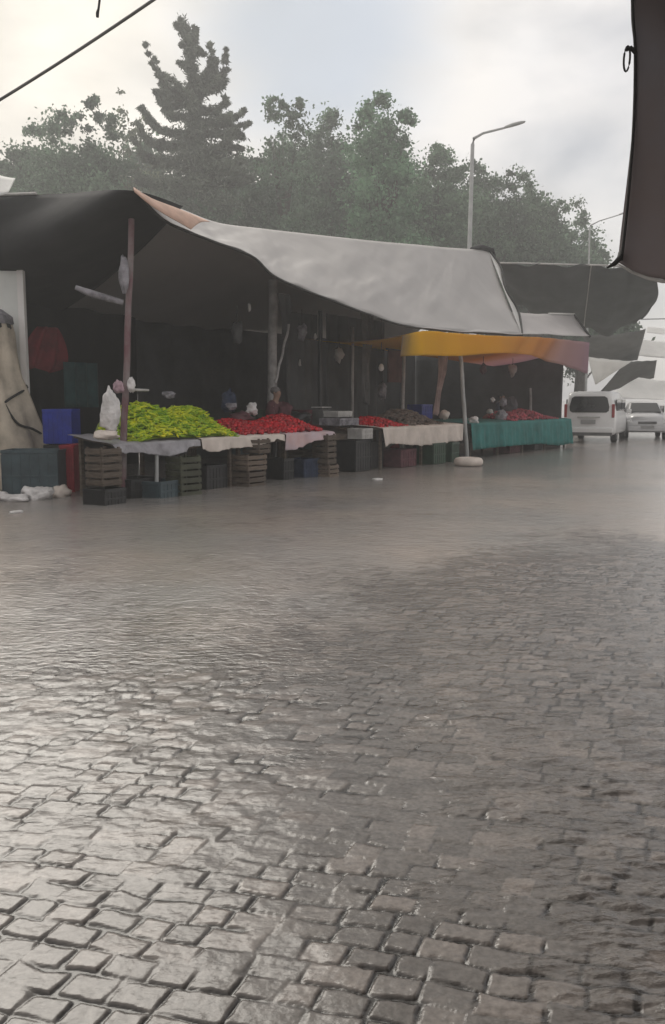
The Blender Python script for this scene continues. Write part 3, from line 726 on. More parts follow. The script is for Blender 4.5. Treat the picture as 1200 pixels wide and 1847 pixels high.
# twisted pale cloth between awning and table 3
def drape(name, pts, ws, m, label, cat, folds=3):
    def fn(u, v):
        p = interp(pts, v); w_ = float(np.interp(v, np.linspace(0, 1, len(ws)), ws))
        return p + D * (u - 0.5) * w_ + NN * (0.05 * math.sin(u * folds * 2 * PI + v * 2) + 0.02 * math.sin(u * 17 + v * 7)) + Vector((0, 0, 0.03 * math.sin(u * 9) * v))
    return tag(MB().sheet(fn, 26, 30).build(name, m, solid=0.006), label, cat)
ct = [on(800, 636, 0.9), on(798, 670, 0.9), on(792, 705, 0.9), on(788, 748, 0.9)]
M['pinkcloth'] = mat('pinkish_cloth', (0.36, 0.27, 0.26), 0.8, 0.3, 3)
drape('gathered_curtain', ct, [0.42, 0.34, 0.26, 0.2, 0.17, 0.2, 0.24], M['pinkcloth'], 'pinkish curtain gathered into a narrow column under the orange awning', 'curtain')
cw = [on(662, 562, 1.9), on(664, 610, 1.9), on(660, 660, 1.9), on(662, 728, 1.9)]
drape('gathered_curtain', cw, [0.5, 0.42, 0.34, 0.3, 0.24, 0.3, 0.18], mat('dull_plastic', (0.13, 0.13, 0.135), 0.5, 0.35, 3), 'grey plastic sheet gathered and hanging in front of the wide grey sheet', 'curtain', 4)
cw = [on(512, 530, 1.6), on(517, 565, 1.6), on(514, 605, 1.6)]
drape('hanging_rag', cw, [0.34, 0.3, 0.22, 0.06], M['mid_tarp'], 'grey rag hanging at the top of the thick pale post', 'rag', 2)
for px, py, n_, lab in ((450, 555, 1.2, 'tiny crumpled bag hanging left of the thick pale post'), (569, 607, 1.8, 'tiny pale bag hanging beside the black post'), (541, 655, 2.4, 'tiny pale hook on the dark grey sheet')):
    tag(MB().blob(on(px, py, n_), (0.035, 0.03, 0.07), px, 0.35).build('hanging_bag', M['hem']), lab, 'bag')

# ------------------------------------------------------------------ tables
def table(s0, s1, n0, n1, zf, zb, label, legm='wood'):
    L = s1 - s0; W = n1 - n0
    root = empty('market_table', S((s0 + s1) / 2, (n0 + n1) / 2), ROWANG, label, 'table', 'long wooden tables along the market row')
    tl = math.atan2(zb - zf, W)
    MB().box((0, 0, (zf + zb) / 2), (L, W, 0.035), Matrix.Rotation(tl, 4, 'X')).build('tabletop', M[legm], root)
    k = max(2, int(round(L / 1.7)) + 1)
    for i in range(k):
        x = -L/2 + 0.08 + (L - 0.16) * i / (k - 1)
        for y, z in ((-W/2 + 0.07, zf - 0.02), (W/2 - 0.07, zb - 0.03)):
            MB().box((x, y, z / 2), (0.055, 0.055, z)).build('leg', M[legm], root)
    MB().box((0, -W/2 + 0.03, zf - 0.06), (L - 0.1, 0.025, 0.09)).build('apron', M[legm], root)
    return root
t1 = table(-2.3, 0.42, 0.05, 1.02, 0.86, 0.98, 'wooden table under the heap of green peppers')
t2 = table(0.5, 3.35, 0.05, 1.35, 0.88, 1.00, 'wooden table under the red tomatoes')
t3 = table(5.35, 9.25, 0.05, 1.5, 0.90, 1.02, 'wooden table under the cream cloth')
t4 = table(9.9, 17.2, 0.05, 1.5, 0.90, 0.98, 'long wooden table behind the teal skirt')
def cloth(name, s0, s1, n1, zf, zb, hemf, m, label, seed, amp=0.03, cat='table cover'):
    """lies on the table and falls over its front down to hemf(u)"""
    ph = seed * 1.7
    def fn(u, v):
        s = s0 + (s1 - s0) * u
        if v < 0.5:
            t = v / 0.5; n = n1 + (0.0 - n1) * t; z = zb + (zf - zb) * t + 0.026 + 0.006 * math.sin(u * 37 + t * 9) + 0.01
            return S(s, n, z)
        t = (v - 0.5) / 0.5; z = zf + 0.03 + (hemf(u) - zf - 0.03) * t
        return S(s + 0.03 * t * math.sin(u * 23 + ph), -0.02 - amp * t * (1.2 + math.sin(u * (s1 - s0) * 9 + ph) + 0.6 * math.sin(u * (s1 - s0) * 21 + ph * 2)), z)
    return tag(MB().sheet(fn, int(34 * (s1 - s0)), 20).build(name, m, solid=0.004), label, cat)
def pz(px, py, n=0.0): return on(px, py, n).z
def hemlist(pts, s0, s1):
    ss = [(sof(x) - s0) / (s1 - s0) for x, y in pts]; zz = [pz(x, y) for x, y in pts]
    return lambda u: float(np.interp(u, ss, zz)) + 0.02 * mnoise.noise(Vector((u * (s1 - s0) * 5, s0, 0))) + 0.012 * mnoise.noise(Vector((u * (s1 - s0) * 16, s0, 4)))
cloth('plastic_sheet', -2.45, -0.55, 0.98, 0.86, 0.98, hemlist([(186, 808), (205, 812), (225, 818), (250, 816), (300, 824), (330, 815), (336, 806)], -2.45, -0.55), M['plastic_grey'], 'crumpled grey plastic sheet under the green peppers', 1)
cloth('table_cloth', -0.52, 1.75, 1.3, 0.875, 1.01, hemlist([(330, 802), (350, 806), (380, 814), (400, 812), (440, 806), (480, 800), (500, 792), (530, 800)], -0.52, 1.75), M['cream'], 'pale pinkish cloth hanging between the green peppers and the tomatoes', 2)
cloth('table_cloth', 1.8, 3.4, 1.3, 0.88, 1.0, hemlist([(520, 812), (540, 806), (560, 797), (575, 792), (600, 786)], 1.8, 3.4), M['lilac'], 'lilac white cloth with a slanting hem below the tomatoes', 3)
cloth('table_cloth', 5.3, 9.3, 1.45, 0.90, 1.02, hemlist([(690, 806), (700, 800), (720, 801), (760, 804), (800, 799), (838, 793)], 5.3, 9.3), M['cream'], 'cream cloth hanging over the front of the table left of the white post', 4)
cloth('table_skirt', 9.75, 17.35, 1.45, 0.90, 0.98, hemlist([(848, 812), (880, 808), (930, 803), (975, 800), (1000, 804), (1026, 800)], 9.75, 17.35), M['teal'], 'teal cloth skirt covering the front of the long table near the minivan', 5, amp=0.04)

# ------------------------------------------------------------------ produce heaps
def add_tint(o, groups):
    a = o.data.attributes.new('tint', 'FLOAT_COLOR', 'POINT'); arr = np.ones((len(o.data.vertices), 4), dtype=np.float32)
    for (i0, i1, c) in groups: arr[i0:i1, :3] = c
    a.data.foreach_set('color', arr.reshape(-1))
def heap(name, s0, s1, n0, n1, zfn, count, kind, m, label, cat, seed):
    rd = random.Random(seed); mb = MB(); gr_ = []
    mb.sheet(lambda u, v: S(s0 + (s1-s0)*u, n0 + (n1-n0)*v, zfn(u, v) - 0.04), 24, 12)
    gr_.append((0, len(mb.v), (0.35, 0.4, 0.3)))
    for i in range(count):
        u = rd.uniform(0.0, 1.0); v = rd.uniform(0.0, 0.85); z = zfn(u, v)
        p = S(s0 + (s1-s0)*u, n0 + (n1-n0)*v, z + rd.uniform(-0.01, 0.025))
        k0 = len(mb.v)
        if kind == 'pepper':
            L = rd.uniform(0.13, 0.22); az = rd.uniform(0, 2*PI); el = rd.uniform(-0.35, 0.5)
            d = Vector((math.cos(az)*math.cos(el), math.sin(az)*math.cos(el), math.sin(el)))
            sd_ = Vector((-math.sin(az), math.cos(az), rd.uniform(-.5, .5))) * rd.uniform(-0.05, 0.05)
            pts = [p + d*L*(t-0.5) + sd_*(1-(2*t-1)**2) for t in (0, .15, .45, .75, 1)]
            mb.tube(pts, [0.008, 0.019, 0.020, 0.013, 0.003], 6)
            g = rd.random(); c = (1.0 + 0.75*g, 1.0 + 0.45*g, 0.8 + 0.6*g) if g > 0.35 else (0.6 + g, 0.8 + g * 0.6, 0.6)
        elif kind == 'ball':
            r = rd.uniform(0.032, 0.042); mb.blob(p, (r, r, r*0.88), i, 0.06, 8, 6)
            g = rd.random(); c = (0.55 + 0.7*g, 0.6 + 0.5*g, 0.6 + 0.5*g)
        else:
            r = rd.uniform(0.05, 0.075); mb.blob(p, (r, r*0.8, r*0.6), i, 0.15, 8, 6, Matrix.Rotation(rd.uniform(0, 6), 3, 'Z'))
            g = rd.random(); c = (0.5 + 0.9*g, 0.5+0.9*g, 0.5+0.9*g)
        gr_.append((k0, len(mb.v), c))
    o = mb.build(name, m); add_tint(o, gr_)
    return tag(o, label, cat, None, 'stuff')
def bump2(u, c, w_): return math.exp(-((u - c) / w_) ** 2)
def zpep(u, v):
    e = min(1, u / 0.10) * min(1, (1 - u) / 0.10) ; e = max(0, e) ** 0.6
    return 0.90 + 0.12 * v + e * min(1, 0.2 + v * 1.6) * (0.22 + 0.24 * bump2(u, 0.32, 0.24) + 0.19 * bump2(u, 0.76, 0.16) + 0.03 * math.sin(u * 40))
heap('green_peppers', sof(240, 0.1), sof(424, 0.1) + 0.0, 0.08, 1.0, zpep, 1500, 'pepper', M['pepper'], 'heap of bright yellow green long peppers on the left table', 'peppers', 4)
def ztom(u, v): 
    e = max(0, min(1, u / 0.08) * min(1, (1 - u) / 0.08)) ** 0.6
    return 0.93 + 0.12 * v + e * min(1, 0.15 + v * 1.3) * (0.10 + 0.08 * bump2(u, 0.75, 0.25) + 0.04 * math.sin(u * 9))
heap('tomatoes', 0.75, 3.2, 0.12, 1.1, ztom, 800, 'ball', M['tomato'], 'heap of red tomatoes on the middle table', 'tomatoes', 5)
heap('tomatoes', 5.45, 6.7, 0.15, 1.1, lambda u, v: 0.93 + 0.12*v + 0.12 * math.sin(PI * min(1, max(0, u))) * min(1, v * 2 + .2), 330, 'ball', M['tomato'], 'small red heap at the left end of the cream cloth table', 'tomatoes', 6)
heap('potatoes', 6.75, 8.7, 0.2, 1.2, lambda u, v: 0.93 + 0.12*v + 0.26 * math.sin(PI * min(1, max(0, u))) ** 0.7 * min(1, v * 1.6 + .1), 330, 'lump', None or mat('potato', (0.13, 0.10, 0.085), 0.8, 0.3, 8, attr='tint'), 'brownish grey potato heap in the middle of the cream cloth table', 'potatoes', 7)
heap('pink_produce', 13.0, 16.6, 0.15, 1.2, lambda u, v: 0.93 + 0.08*v + (0.2 + 0.05*math.sin(u*12)) * math.sin(PI * min(1, max(0, u))) ** 0.4 * min(1, v * 1.8 + .15), 600, 'ball', M['pinkveg'], 'pinkish red produce heap on the teal skirted table', 'produce', 8)

# ------------------------------------------------------------------ crates, sacks and buckets
def crate(name, loc, rz, d, m, label, cat='crate', kind='slat', group=None):
    L, W, H = d; mb = MB(); t = 0.016
    if kind == 'slat':
        n = max(3, int(H / 0.11))
        for i in range(n):
            z = H * (i + 0.5) / n; hh = H / n * 0.72
            for y in (-W/2, W/2): mb.box((0, y, z), (L, t, hh))
            for x in (-L/2, L/2): mb.box((x, 0, z), (t, W - t * 1.2, hh))
        for x in (-L/2 + .03, L/2 - .03):
            for y in (-W/2 + .028, W/2 - .028): mb.box((x, y, H/2 + .005), (.034, .034, H + .01))
        mb.box((0, 0, 0.012), (L - .04, W - .04, 0.012))
    else:
        for y in (-W/2, W/2):
            mb.box((0, y, H/2), (L, t, H * 0.96)); mb.box((0, y + math.copysign(.012, y), H - .03), (L + .02, .02, .05)); mb.box((0, y + math.copysign(.010, y), H * .45), (L, .016, .03))
            for k in range(7): mb.box((-L/2 + L * k / 6, y + math.copysign(.010, y), H * .47), (.018, .014, H * .86))
        for x in (-L/2, L/2): mb.box((x, 0, H/2), (t, W - t * 1.2, H * 0.96)); mb.box((x + math.copysign(.012, x), 0, H - .03), (.02, W - .02, .05))
        mb.box((0, 0, 0.015), (L - .03, W - .03, 0.02))
    return tag(mb.build(name, m, None, loc, (0, 0, rz), bevel=0.003), label, cat, group)
def CR(px, n, w_, h_, m, label, kind='slat', z=0.0, dep=0.4, rz=0.0, name=None):
    nm = name or ('wooden_crate' if m.name.startswith(('weath', 'pale')) else 'plastic_crate')
    return crate(nm, S(sof(px, n), n, z), ROWANG + rz, (w_, dep, h_), m, label, 'crate', kind)
CR(186, -0.05, 0.38, 0.56, M['wood'], 'weathered crate standing on end at the left end of the pepper table', dep=0.35, z=0.30)
CR(186, -0.10, 0.42, 0.28, M['black'], 'low black crate under the weathered end crate', 'plastic', dep=0.4, rz=0.08)
CR(240, 0.35, 0.62, 0.34, M['black'], 'wide black crate under the left part of the pepper table', 'plastic', dep=0.5)
CR(287, 0.0, 0.55, 0.30, M['slate'], 'dark slate crate below the pale leg of the pepper table', 'plastic', dep=0.45, rz=0.1)
CR(330, -0.12, 0.42, 0.66, M['olive'], 'tall olive crate under the middle of the pepper table', 'slat', dep=0.38, rz=-0.12)
CR(372, 0.3, 0.5, 0.45, M['black'], 'black crate between the olive crate and the pale slatted crates', 'plastic', dep=0.45)
post('table_prop', on(283, 858, 0.0), on(283, 812, 0.0), 0.03, M['lamp'], 'short white prop under the pepper table', 'prop', z0=0.0)
CR(447, -0.02, 0.52, 0.30, M['wood'], 'lower slatted wooden crate under the tomato table', dep=0.4, rz=0.06)
CR(449, -0.02, 0.50, 0.28, M['wood2'], 'middle slatted wooden crate of the stack under the tomato table', dep=0.4, z=0.31, rz=-0.05)
CR(463, -0.04, 0.34, 0.26, M['wood'], 'topmost wooden crate of the stack pushed against the pinkish cloth', dep=0.36, z=0.6, rz=0.05)
CR(588, 0.05, 0.34, 0.26, M['wood2'], 'lower pale wooden crate under the right end of the lilac cloth', dep=0.4)
CR(586, 0.05, 0.30, 0.60, M['wood'], 'upright wooden crate standing on the lower pale one', dep=0.35, z=0.27)
CR(545, 0.35, 0.5, 0.4, M['navy'], 'navy crate deep under the lilac cloth', 'plastic', dep=0.45)
CR(505, 0.3, 0.3, 0.45, M['black'], 'narrow black crate left of the navy crate', 'plastic', dep=0.4)
CR(640, 0.8, 1.3, 0.62, M['black'], 'wide black crate filling the gap between the tables', 'plastic', dep=0.7)
CR(720, 0.30, 0.7, 0.42, M['maroon'], 'dark maroon crate under the left part of the cream cloth', 'plastic', dep=0.5)
CR(745, 0.12, 0.42, 0.5, M['greysack'], 'greyish crate beside the green ones under the cream cloth', 'plastic', dep=0.4) if False else None
CR(778, 0.12, 0.62, 0.52, M['green_crate'], 'dark green crate under the middle of the cream cloth', 'plastic', dep=0.45)
CR(806, 0.16, 0.5, 0.50, M['green_crate'], 'dark green crate nearest the white front post', 'plastic', dep=0.45, rz=0.1)
CR(915, 0.45, 0.8, 0.30, M['maroon'], 'brownish crate under the teal skirt', 'plastic', dep=0.5)
CR(960, 0.45, 0.9, 0.32, M['black'], 'black crate under the teal skirt near the middle', 'plastic', dep=0.5)
# trays standing between the tables, as seen at px 595-665
CR(612, 0.75, 0.75, 0.16, M['greysack'], 'pale grey tray beside the tomatoes, lower of two', 'plastic', z=1.0, dep=0.5, name='plastic_tray')
CR(608, 0.85, 0.55, 0.13, M['hem'], 'small pale tray on top of the lower grey tray', 'plastic', z=1.18, dep=0.4, name='plastic_tray')
t5 = table(3.5, 5.2, 0.55, 1.5, 0.80, 0.96, 'short wooden table set back in the gap between the tomatoes and the cream cloth')
CR(650, 0.35, 0.42, 0.24, M['hem'], 'small pale crate with a dark opening in the gap between the tables', 'plastic', z=0.70, dep=0.35, name='plastic_tray')
crate('pallet', S(sof(648, 0.3), 0.45, 0), ROWANG, (0.6, 0.5, 0.69), M['black'], 'black crate stack carrying the small pale crate in the gap', 'crate', 'plastic')
# weighing scale on the tomato table (px 575-600, y 720-745)
root = empty('weighing_scale', S(sof(580, 1.15), 1.15, 1.02), ROWANG, 'grey weighing scale behind the right end of the tomato heap', 'scale')
MB().box((0, 0, 0.16), (0.30, 0.28, 0.32)).build('body', M['trim'], root, bevel=0.01)
MB().box((0, 0, 0.37), (0.36, 0.30, 0.025)).build('pan', M['hem'], root, bevel=0.005)
def sack(px, py, n, r, m, label, seed, cat='sack', name='sack', base=None):
    c = on(px, py, n)
    if base is not None: c.z = base + r[2] * 0.93
    o = MB().blob((0, 0, 0), r, seed, 0.28, 22, 15).build(name, m, None, c, (0, 0, ROWANG))
    return tag(o, label, cat)
sack(508, 742, 1.45, (0.22, 0.18, 0.20), M['maroon'], 'smaller dark sack beside the person in dark maroon behind the tomatoes', 8)
sack(540, 755, 1.25, (0.35, 0.2, 0.14), M['black'], 'low black sack behind the middle of the tomato heap', 9)
sack(435, 752, 1.0, (0.28, 0.18, 0.10), M['maroon'], 'low dark red sack between the peppers and the tomatoes', 10)
sack(412, 725, 1.3, (0.15, 0.13, 0.22), M['navy'], 'navy blue bag standing right behind the green peppers', 11)
sack(455, 738, 0.9, (0.13, 0.10, 0.11), M['white_bag'], 'crumpled white plastic bag on the low dark red sack', 12, 'plastic bag', 'plastic_bag')
sack(418, 733, 0.95, (0.13, 0.09, 0.06), M['greysack'], 'small bluish grey bag at the right shoulder of the pepper heap', 13, 'plastic bag', 'plastic_bag')
sack(305, 712, 1.2, (0.12, 0.09, 0.06), M['greysack'], 'small grey bag lying on the back of the pepper heap', 14, 'plastic bag', 'plastic_bag')
sack(199, 742, 0.0, (0.14, 0.12, 0.30), M['white_bag'], 'tall white plastic bag hanging left of the rusty post', 15, 'plastic bag', 'plastic_bag')
sack(190, 785, 0.0, (0.18, 0.15, 0.08), M['cream'], 'folded cream sacking on top of the weathered end crate', 16, 'sacking', 'sacking')
sack(214, 698, 0.1, (0.09, 0.07, 0.10), mat('pinkish_bag', (0.42, 0.28, 0.33), 0.5, 0.4, 8, bump=0.5, bscale=12), 'pinkish plastic bag tied left of the rusty post', 17, 'plastic bag', 'plastic_bag')
sack(237, 694, 0.1, (0.06, 0.05, 0.11), M['white_bag'], 'narrow white plastic bag tied right of the rusty post', 18, 'plastic bag', 'plastic_bag')
post('white_stick', on(243, 703, 0.2), on(268, 704, 0.2), 0.02, M['hem'], 'short pale stick poking right from the bags on the rusty post', 'stick', z0=None)
# sloping dark bundles around table 4 and table 3
sack(920, 735, 1.4, (0.32, 0.22, 0.33), mat('grey_purple_sack', (0.10, 0.095, 0.11), 0.8, 0.4, 6, bump=.5, bscale=9), 'grey purple sack behind the teal table', 20)
sack(889, 721, 1.0, (0.08, 0.06, 0.07), M['white_bag'], 'small white bag beside the person in dark blue', 21, 'plastic bag', 'plastic_bag')
sack(908, 725, 0.9, (0.13, 0.09, 0.11), M['greysack'], 'pale grey bag beside the small white one above the teal table', 22, 'plastic bag', 'plastic_bag')
sack(905, 752, 0.6, (0.26, 0.16, 0.17), M['greysack'], 'larger grey plastic bag lying on the left of the teal table', 23, 'plastic bag', 'plastic_bag')
sack(884, 742, 0.6, (0.12, 0.1, 0.06), M['hem'], 'thin pale bag leaning left of the larger grey one', 24, 'plastic bag', 'plastic_bag')
sack(855, 758, 0.15, (0.16, 0.12, 0.10), M['white_bag'], 'white plastic bag at the left corner of the teal table beside the white post', 25, 'plastic bag', 'plastic_bag')
sack(802, 748, 0.8, (0.13, 0.12, 0.14), M['cream'], 'cream sack at the foot of the gathered pinkish curtain', 26)
sack(945, 760, 0.3, (0.14, 0.09, 0.05), M['white_bag'], 'flat white bag at the left end of the pink produce', 27, 'plastic bag', 'plastic_bag')
sack(742, 765, 0.4, (0.16, 0.12, 0.07), M['black'], 'small black bag between the red heap and the potatoes', 28, 'plastic bag', 'plastic_bag')
sack(1022, 757, 0.4, (0.06, 0.06, 0.08), M['white_bag'], 'tiny white object at the right end of the teal table', 29, 'plastic bag', 'plastic_bag')

# ------------------------------------------------------------------ the two sellers
M['skin'] = mat('skin', (0.30, 0.19, 0.14), 0.6, 0.1, 5)
M['hair_grey'] = mat('hair_grey', (0.16, 0.15, 0.15), 0.8, 0.3, 30); M['hair_dark'] = mat('hair_dark', (0.02, 0.018, 0.018), 0.8, 0.3, 30)
def skinmesh(name, nodes, edges, m, parent, sub=1):
    ks = list(nodes); me = bpy.data.meshes.new(name)
    me.from_pydata([nodes[k][0] for k in ks], [(ks.index(a), ks.index(b)) for a, b in edges], []); me.update()
    o = link(name, me, m, parent)
    md = o.modifiers.new('skin', 'SKIN'); md.use_smooth_shade = True
    for i, k in enumerate(ks):
        sv = me.skin_vertices[0].data[i]; sv.radius = nodes[k][1] if isinstance(nodes[k][1], tuple) else (nodes[k][1],) * 2
        sv.use_root = (i == 0)
    sb = o.modifiers.new('sub', 'SUBSURF'); sb.levels = sub; sb.render_levels = 2
    return o
def seller(loc, rz, shirt, hair, label, lean=0.10, h=1.0):
    root = empty('person', loc, rz, label, 'person')
    root.scale = (h, h, h)
    n = {'pel': ((0, 0, .95), (.14, .11)), 'bel': ((0, -.01, 1.10), (.13, .10)), 'che': ((0, -lean*.5, 1.30), (.15, .11)), 'nb': ((0, -lean*.8, 1.45), (.07, .06)), 'nk': ((0, -lean, 1.51), (.05, .05)),
         'jaw': ((0, -lean-.03, 1.575), (.062, .075)), 'mid': ((0, -lean-.02, 1.645), (.078, .095)), 'top': ((0, -lean-.01, 1.715), (.068, .08)), 'nose': ((0, -lean-.115, 1.63), .014)}
    e = [('pel','bel'),('bel','che'),('che','nb'),('nb','nk'),('nk','jaw'),('jaw','mid'),('mid','top'),('mid','nose')]
    for sd, x in (('l', 1), ('r', -1)):
        n['sh'+sd] = ((.17*x, -lean*.7, 1.41), .056); n['el'+sd] = ((.25*x, -lean-.08, 1.16), .042); n['wr'+sd] = ((.16*x, -lean-.31, 1.09), .027); n['pa'+sd] = ((.145*x, -lean-.37, 1.07), (.034, .018))
        n['hp'+sd] = ((.09*x, 0, .88), .088); n['kn'+sd] = ((.10*x, -.02, .48), .058); n['an'+sd] = ((.10*x, .02, .08), .04); n['ft'+sd] = ((.11*x, -.15, .035), (.042, .03))
        e += [('nb','sh'+sd),('sh'+sd,'el'+sd),('el'+sd,'wr'+sd),('wr'+sd,'pa'+sd),('pel','hp'+sd),('hp'+sd,'kn'+sd),('kn'+sd,'an'+sd),('an'+sd,'ft'+sd)]
        for q in range(4):
            f1, f2 = 'f%d%s' % (q, sd), 'g%d%s' % (q, sd); xx = .145*x + (q - 1.5) * .019; ln = (.050, .060, .056, .045)[q]
            n[f1] = ((xx, -lean-.37-.045, 1.065), .009); n[f2] = ((xx, -lean-.37-.045-ln*.7, 1.065-ln*.5), .008); e += [('pa'+sd, f1), (f1, f2)]
        n['t'+sd] = ((.145*x - .045*x, -lean-.385, 1.055), .010); n['u'+sd] = ((.145*x - .055*x, -lean-.415, 1.04), .009); e += [('pa'+sd,'t'+sd),('t'+sd,'u'+sd)]
    skinmesh('body', n, e, M['skin'], root)
    def grow(keys, k): return {a: (n[a][0], tuple(r_ + k for r_ in (n[a][1] if isinstance(n[a][1], tuple) else (n[a][1],)*2))) for a in keys}
    ks = ['bel','pel','che','nb','shl','shr','ell','elr','wrl','wrr']; g2 = grow(ks, .022); g2['wrl'] = (tuple(Vector(n['wrl'][0]).lerp(Vector(n['ell'][0]), .15)), (.036,.036)); g2['wrr'] = (tuple(Vector(n['wrr'][0]).lerp(Vector(n['elr'][0]), .15)), (.036,.036))
    skinmesh('jacket', g2, [(a, b) for a, b in e if a in ks and b in ks], shirt, root)
    ks = ['pel','hpl','hpr','knl','knr','anl','anr']; skinmesh('trousers', grow(ks, .018), [(a, b) for a, b in e if a in ks and b in ks], M['black'], root)
    MB().blob((0, -lean+.012, 1.695), (.088, .105, .085), 3, .06, 16, 10).build('hair', hair, root)
    for x in (-1, 1): MB().blob((.080*x, -lean-.01, 1.64), (.012, .022, .032), 3, .02, 8, 6).build('ear', M['skin'], root)
    return root
p_ = on(486, 800, 1.6); seller((p_.x, p_.y, 0), ROWANG + 0.15, M['maroon'], M['hair_grey'], 'seller in a dark maroon jacket bending over the middle of the tomato heap', .16, 1.03)
p_ = on(898, 800, 1.75); seller((p_.x, p_.y, 0), ROWANG - 0.2, M['navy'], M['hair_dark'], 'seller in dark blue standing behind the left end of the teal table', .10, 1.0)

# dim stock stacked behind the sellers
for px_, n_, z_, w_, m_, lab_ in ((447, 3.2, 0.0, 0.7, 'slate', 'dim slate crate at the foot of the stack behind the tomatoes'), (447, 3.2, 0.45, 0.65, 'wood', 'dim wooden crate in the middle of the stack behind the tomatoes'),
    (449, 3.2, 0.9, 0.6, 'green_crate', 'dim green crate on top of the stack behind the tomatoes'), (548, 1.95, 0.0, 0.6, 'wood', 'wooden crate at the foot of the stack before the dark grey sheet'),
    (548, 1.95, 0.45, 0.6, 'slate', 'slate crate second in the stack before the dark grey sheet'), (549, 1.95, 0.9, 0.55, 'maroon', 'dark red crate topping the stack before the dark grey sheet'),
    (612, 2.3, 0.0, 0.7, 'black', 'black crate behind the gap between the tables'), (612, 2.3, 0.45, 0.66, 'wood2', 'pale wooden crate on the black one behind the gap'), (757, 2.2, 0.0, 0.8, 'black', 'black crate behind the potatoes'),
    (757, 2.2, 0.55, 0.75, 'wood', 'wooden crate on the black one behind the potatoes'), (757, 2.2, 1.0, 0.6, 'blue', 'blue crate topping the stack behind the potatoes')):
    CR(px_, n_, w_, 0.43 if z_ or n_ != 2.2 else 0.53, M[m_], lab_, 'slat' if m_.startswith('wood') else 'plastic', z=z_, dep=0.45)
for px_, py_, n_, r_, m_, lab_ in ((428, 600, 2.0, .12, 'mid_tarp', 'dim bunch of bags hanging left of the thick pale post'), (545, 600, 2.0, .11, 'greysack', 'grey bag hanging before the dark grey sheet'), (612, 640, 2.2, .10, 'hem', 'pale bag hanging before the wide folded sheet'),
    (690, 705, 1.9, .12, 'greysack', 'grey bag hanging below the reddish brown board'), (925, 668, 1.6, .12, 'hem', 'pale bag hanging under the orange awning over the teal table'), (872, 665, 1.8, .10, 'maroon', 'dark red bag hanging under the orange awning')):
    c_ = on(px_, py_, n_); root = empty('hung_bag', c_, 0, lab_, 'bag')
    MB().blob((0, 0, 0), (r_, r_ * .7, r_ * 1.7), px_, 0.3, 16, 12).build('bag', M[m_], root)
    MB().tube([(0, 0, r_ * 1.5), (0, 0, r_ * 1.5 + .35)], 0.008, 5).build('string', M['dark_rope'], root)

# white tyre base of the front post
gb = S(sof(842, 0.0), 0.0, 0); gb = ground(845, 840)
root = empty('painted_tyre', gb, 0, 'white painted tyre filled with concrete at the foot of the front post', 'post base')
MB().lathe([(0.20, 0.0), (0.31, 0.01), (0.345, 0.06), (0.345, 0.12), (0.31, 0.18), (0.24, 0.20), (0.20, 0.17)], n=28).build('tyre', M['cream'], root)
MB().lathe([(0.19, 0.01), (0.205, 0.14), (0.10, 0.17), (0.02, 0.17)], n=20).build('concrete', M['hem'], root)

# ------------------------------------------------------------------ left edge
yp = 16.3
root = empty('partition_panel', at(-30, 868, yp), 0, 'tall pale grey panel with a white frame standing at the left edge', 'panel')
root.location.z = 0
pl, pr_, ptop = at(-260, 600, yp).x, at(48, 600, yp).x, at(40, 470, yp).z
at_root(MB().box(((pl + pr_) / 2 - 0.06, yp, ptop / 2), (pr_ - pl - 0.12, 0.06, ptop - 0.1)).build('panel', M['panel'], root), root)
at_root(MB().box((pr_ - 0.05, yp - 0.02, ptop / 2 - 0.01), (0.11, 0.12, ptop - 0.02)).build('frame_post', M['panel_frame'], root), root)
at_root(MB().box(((pl + pr_) / 2 - 0.06, yp - 0.02, ptop - 0.035), (pr_ - pl - 0.14, 0.12, 0.07)).build('frame_rail', M['panel_frame'], root), root)
# covered stack under beige canvas, tied with a rope
yc = 15.75; cb = at(-5, 860, yc); cb.z = 0
root = empty('covered_stack', cb, 0, 'beige canvas draped over a tall stack, tied with dark rope, at the left edge', 'covered stack')
k = yc / 1600
prof = [(0.92, 0.02), (0.90, 0.35), (0.82, 0.62), (0.76, 0.95), (0.62, 1.35), (0.46, 1.75), (0.40, 2.2), (0.38, 2.7), (0.34, 2.9)]
pr2 = []
zs = [(830, 86), (800, 84), (770, 76), (740, 66), (700, 52), (680, 44), (640, 38), (600, 34), (585, 30)]
pr2 = [(0.90, 0.02)] + [((x + 5) * k, at(0, y, yc).z) for y, x in zs]
wobf = lambda a, z: 1 + 0.06 * math.sin(a * 7 + z * 1.5) + 0.04 * math.sin(a * 13 + 2) + 0.03 * math.sin(a * 3 + z * 4)
MB().lathe(pr2, n=64, wob=wobf).build('canvas', M['beige'], root)
zc = at(0, 585, yc).z
MB().lathe([(0.30, zc - 0.02), (0.37, zc + 0.02), (0.35, zc + 0.14), (0.2, zc + 0.26), (0.03, zc + 0.30)], n=24, wob=wobf).build('cap', M['greysack'], root)
MB().lathe([(0.32, zc - 0.10), (0.36, zc - 0.06), (0.34, zc + 0.01)], n=24).build('dark_band', M['dark_rope'], root)
def lr(z):
    zz = [p[1] for p in pr2]; rr = [p[0] for p in pr2]; return float(np.interp(z, zz, rr))
def on_canvas(px, py):
    z = at(px, py, yc - 0.5).z; x = at(px, py, yc - 0.5).x - cb.x; rr = lr(z) + 0.03
    x = max(-rr, min(rr, x)); return Vector((x, -math.sqrt(max(0, rr * rr - x * x)), z))
for seg in (((46, 694), (34, 700), (20, 716), (6, 730), (-12, 742)), ((12, 730), (22, 748), (36, 766), (52, 774), (66, 788))):
    P_ = [on_canvas(*q) for q in seg]
    MB().tube([interp(P_, i / 16) for i in range(17)], 0.022, 6).build('rope', M['dark_rope'], root)
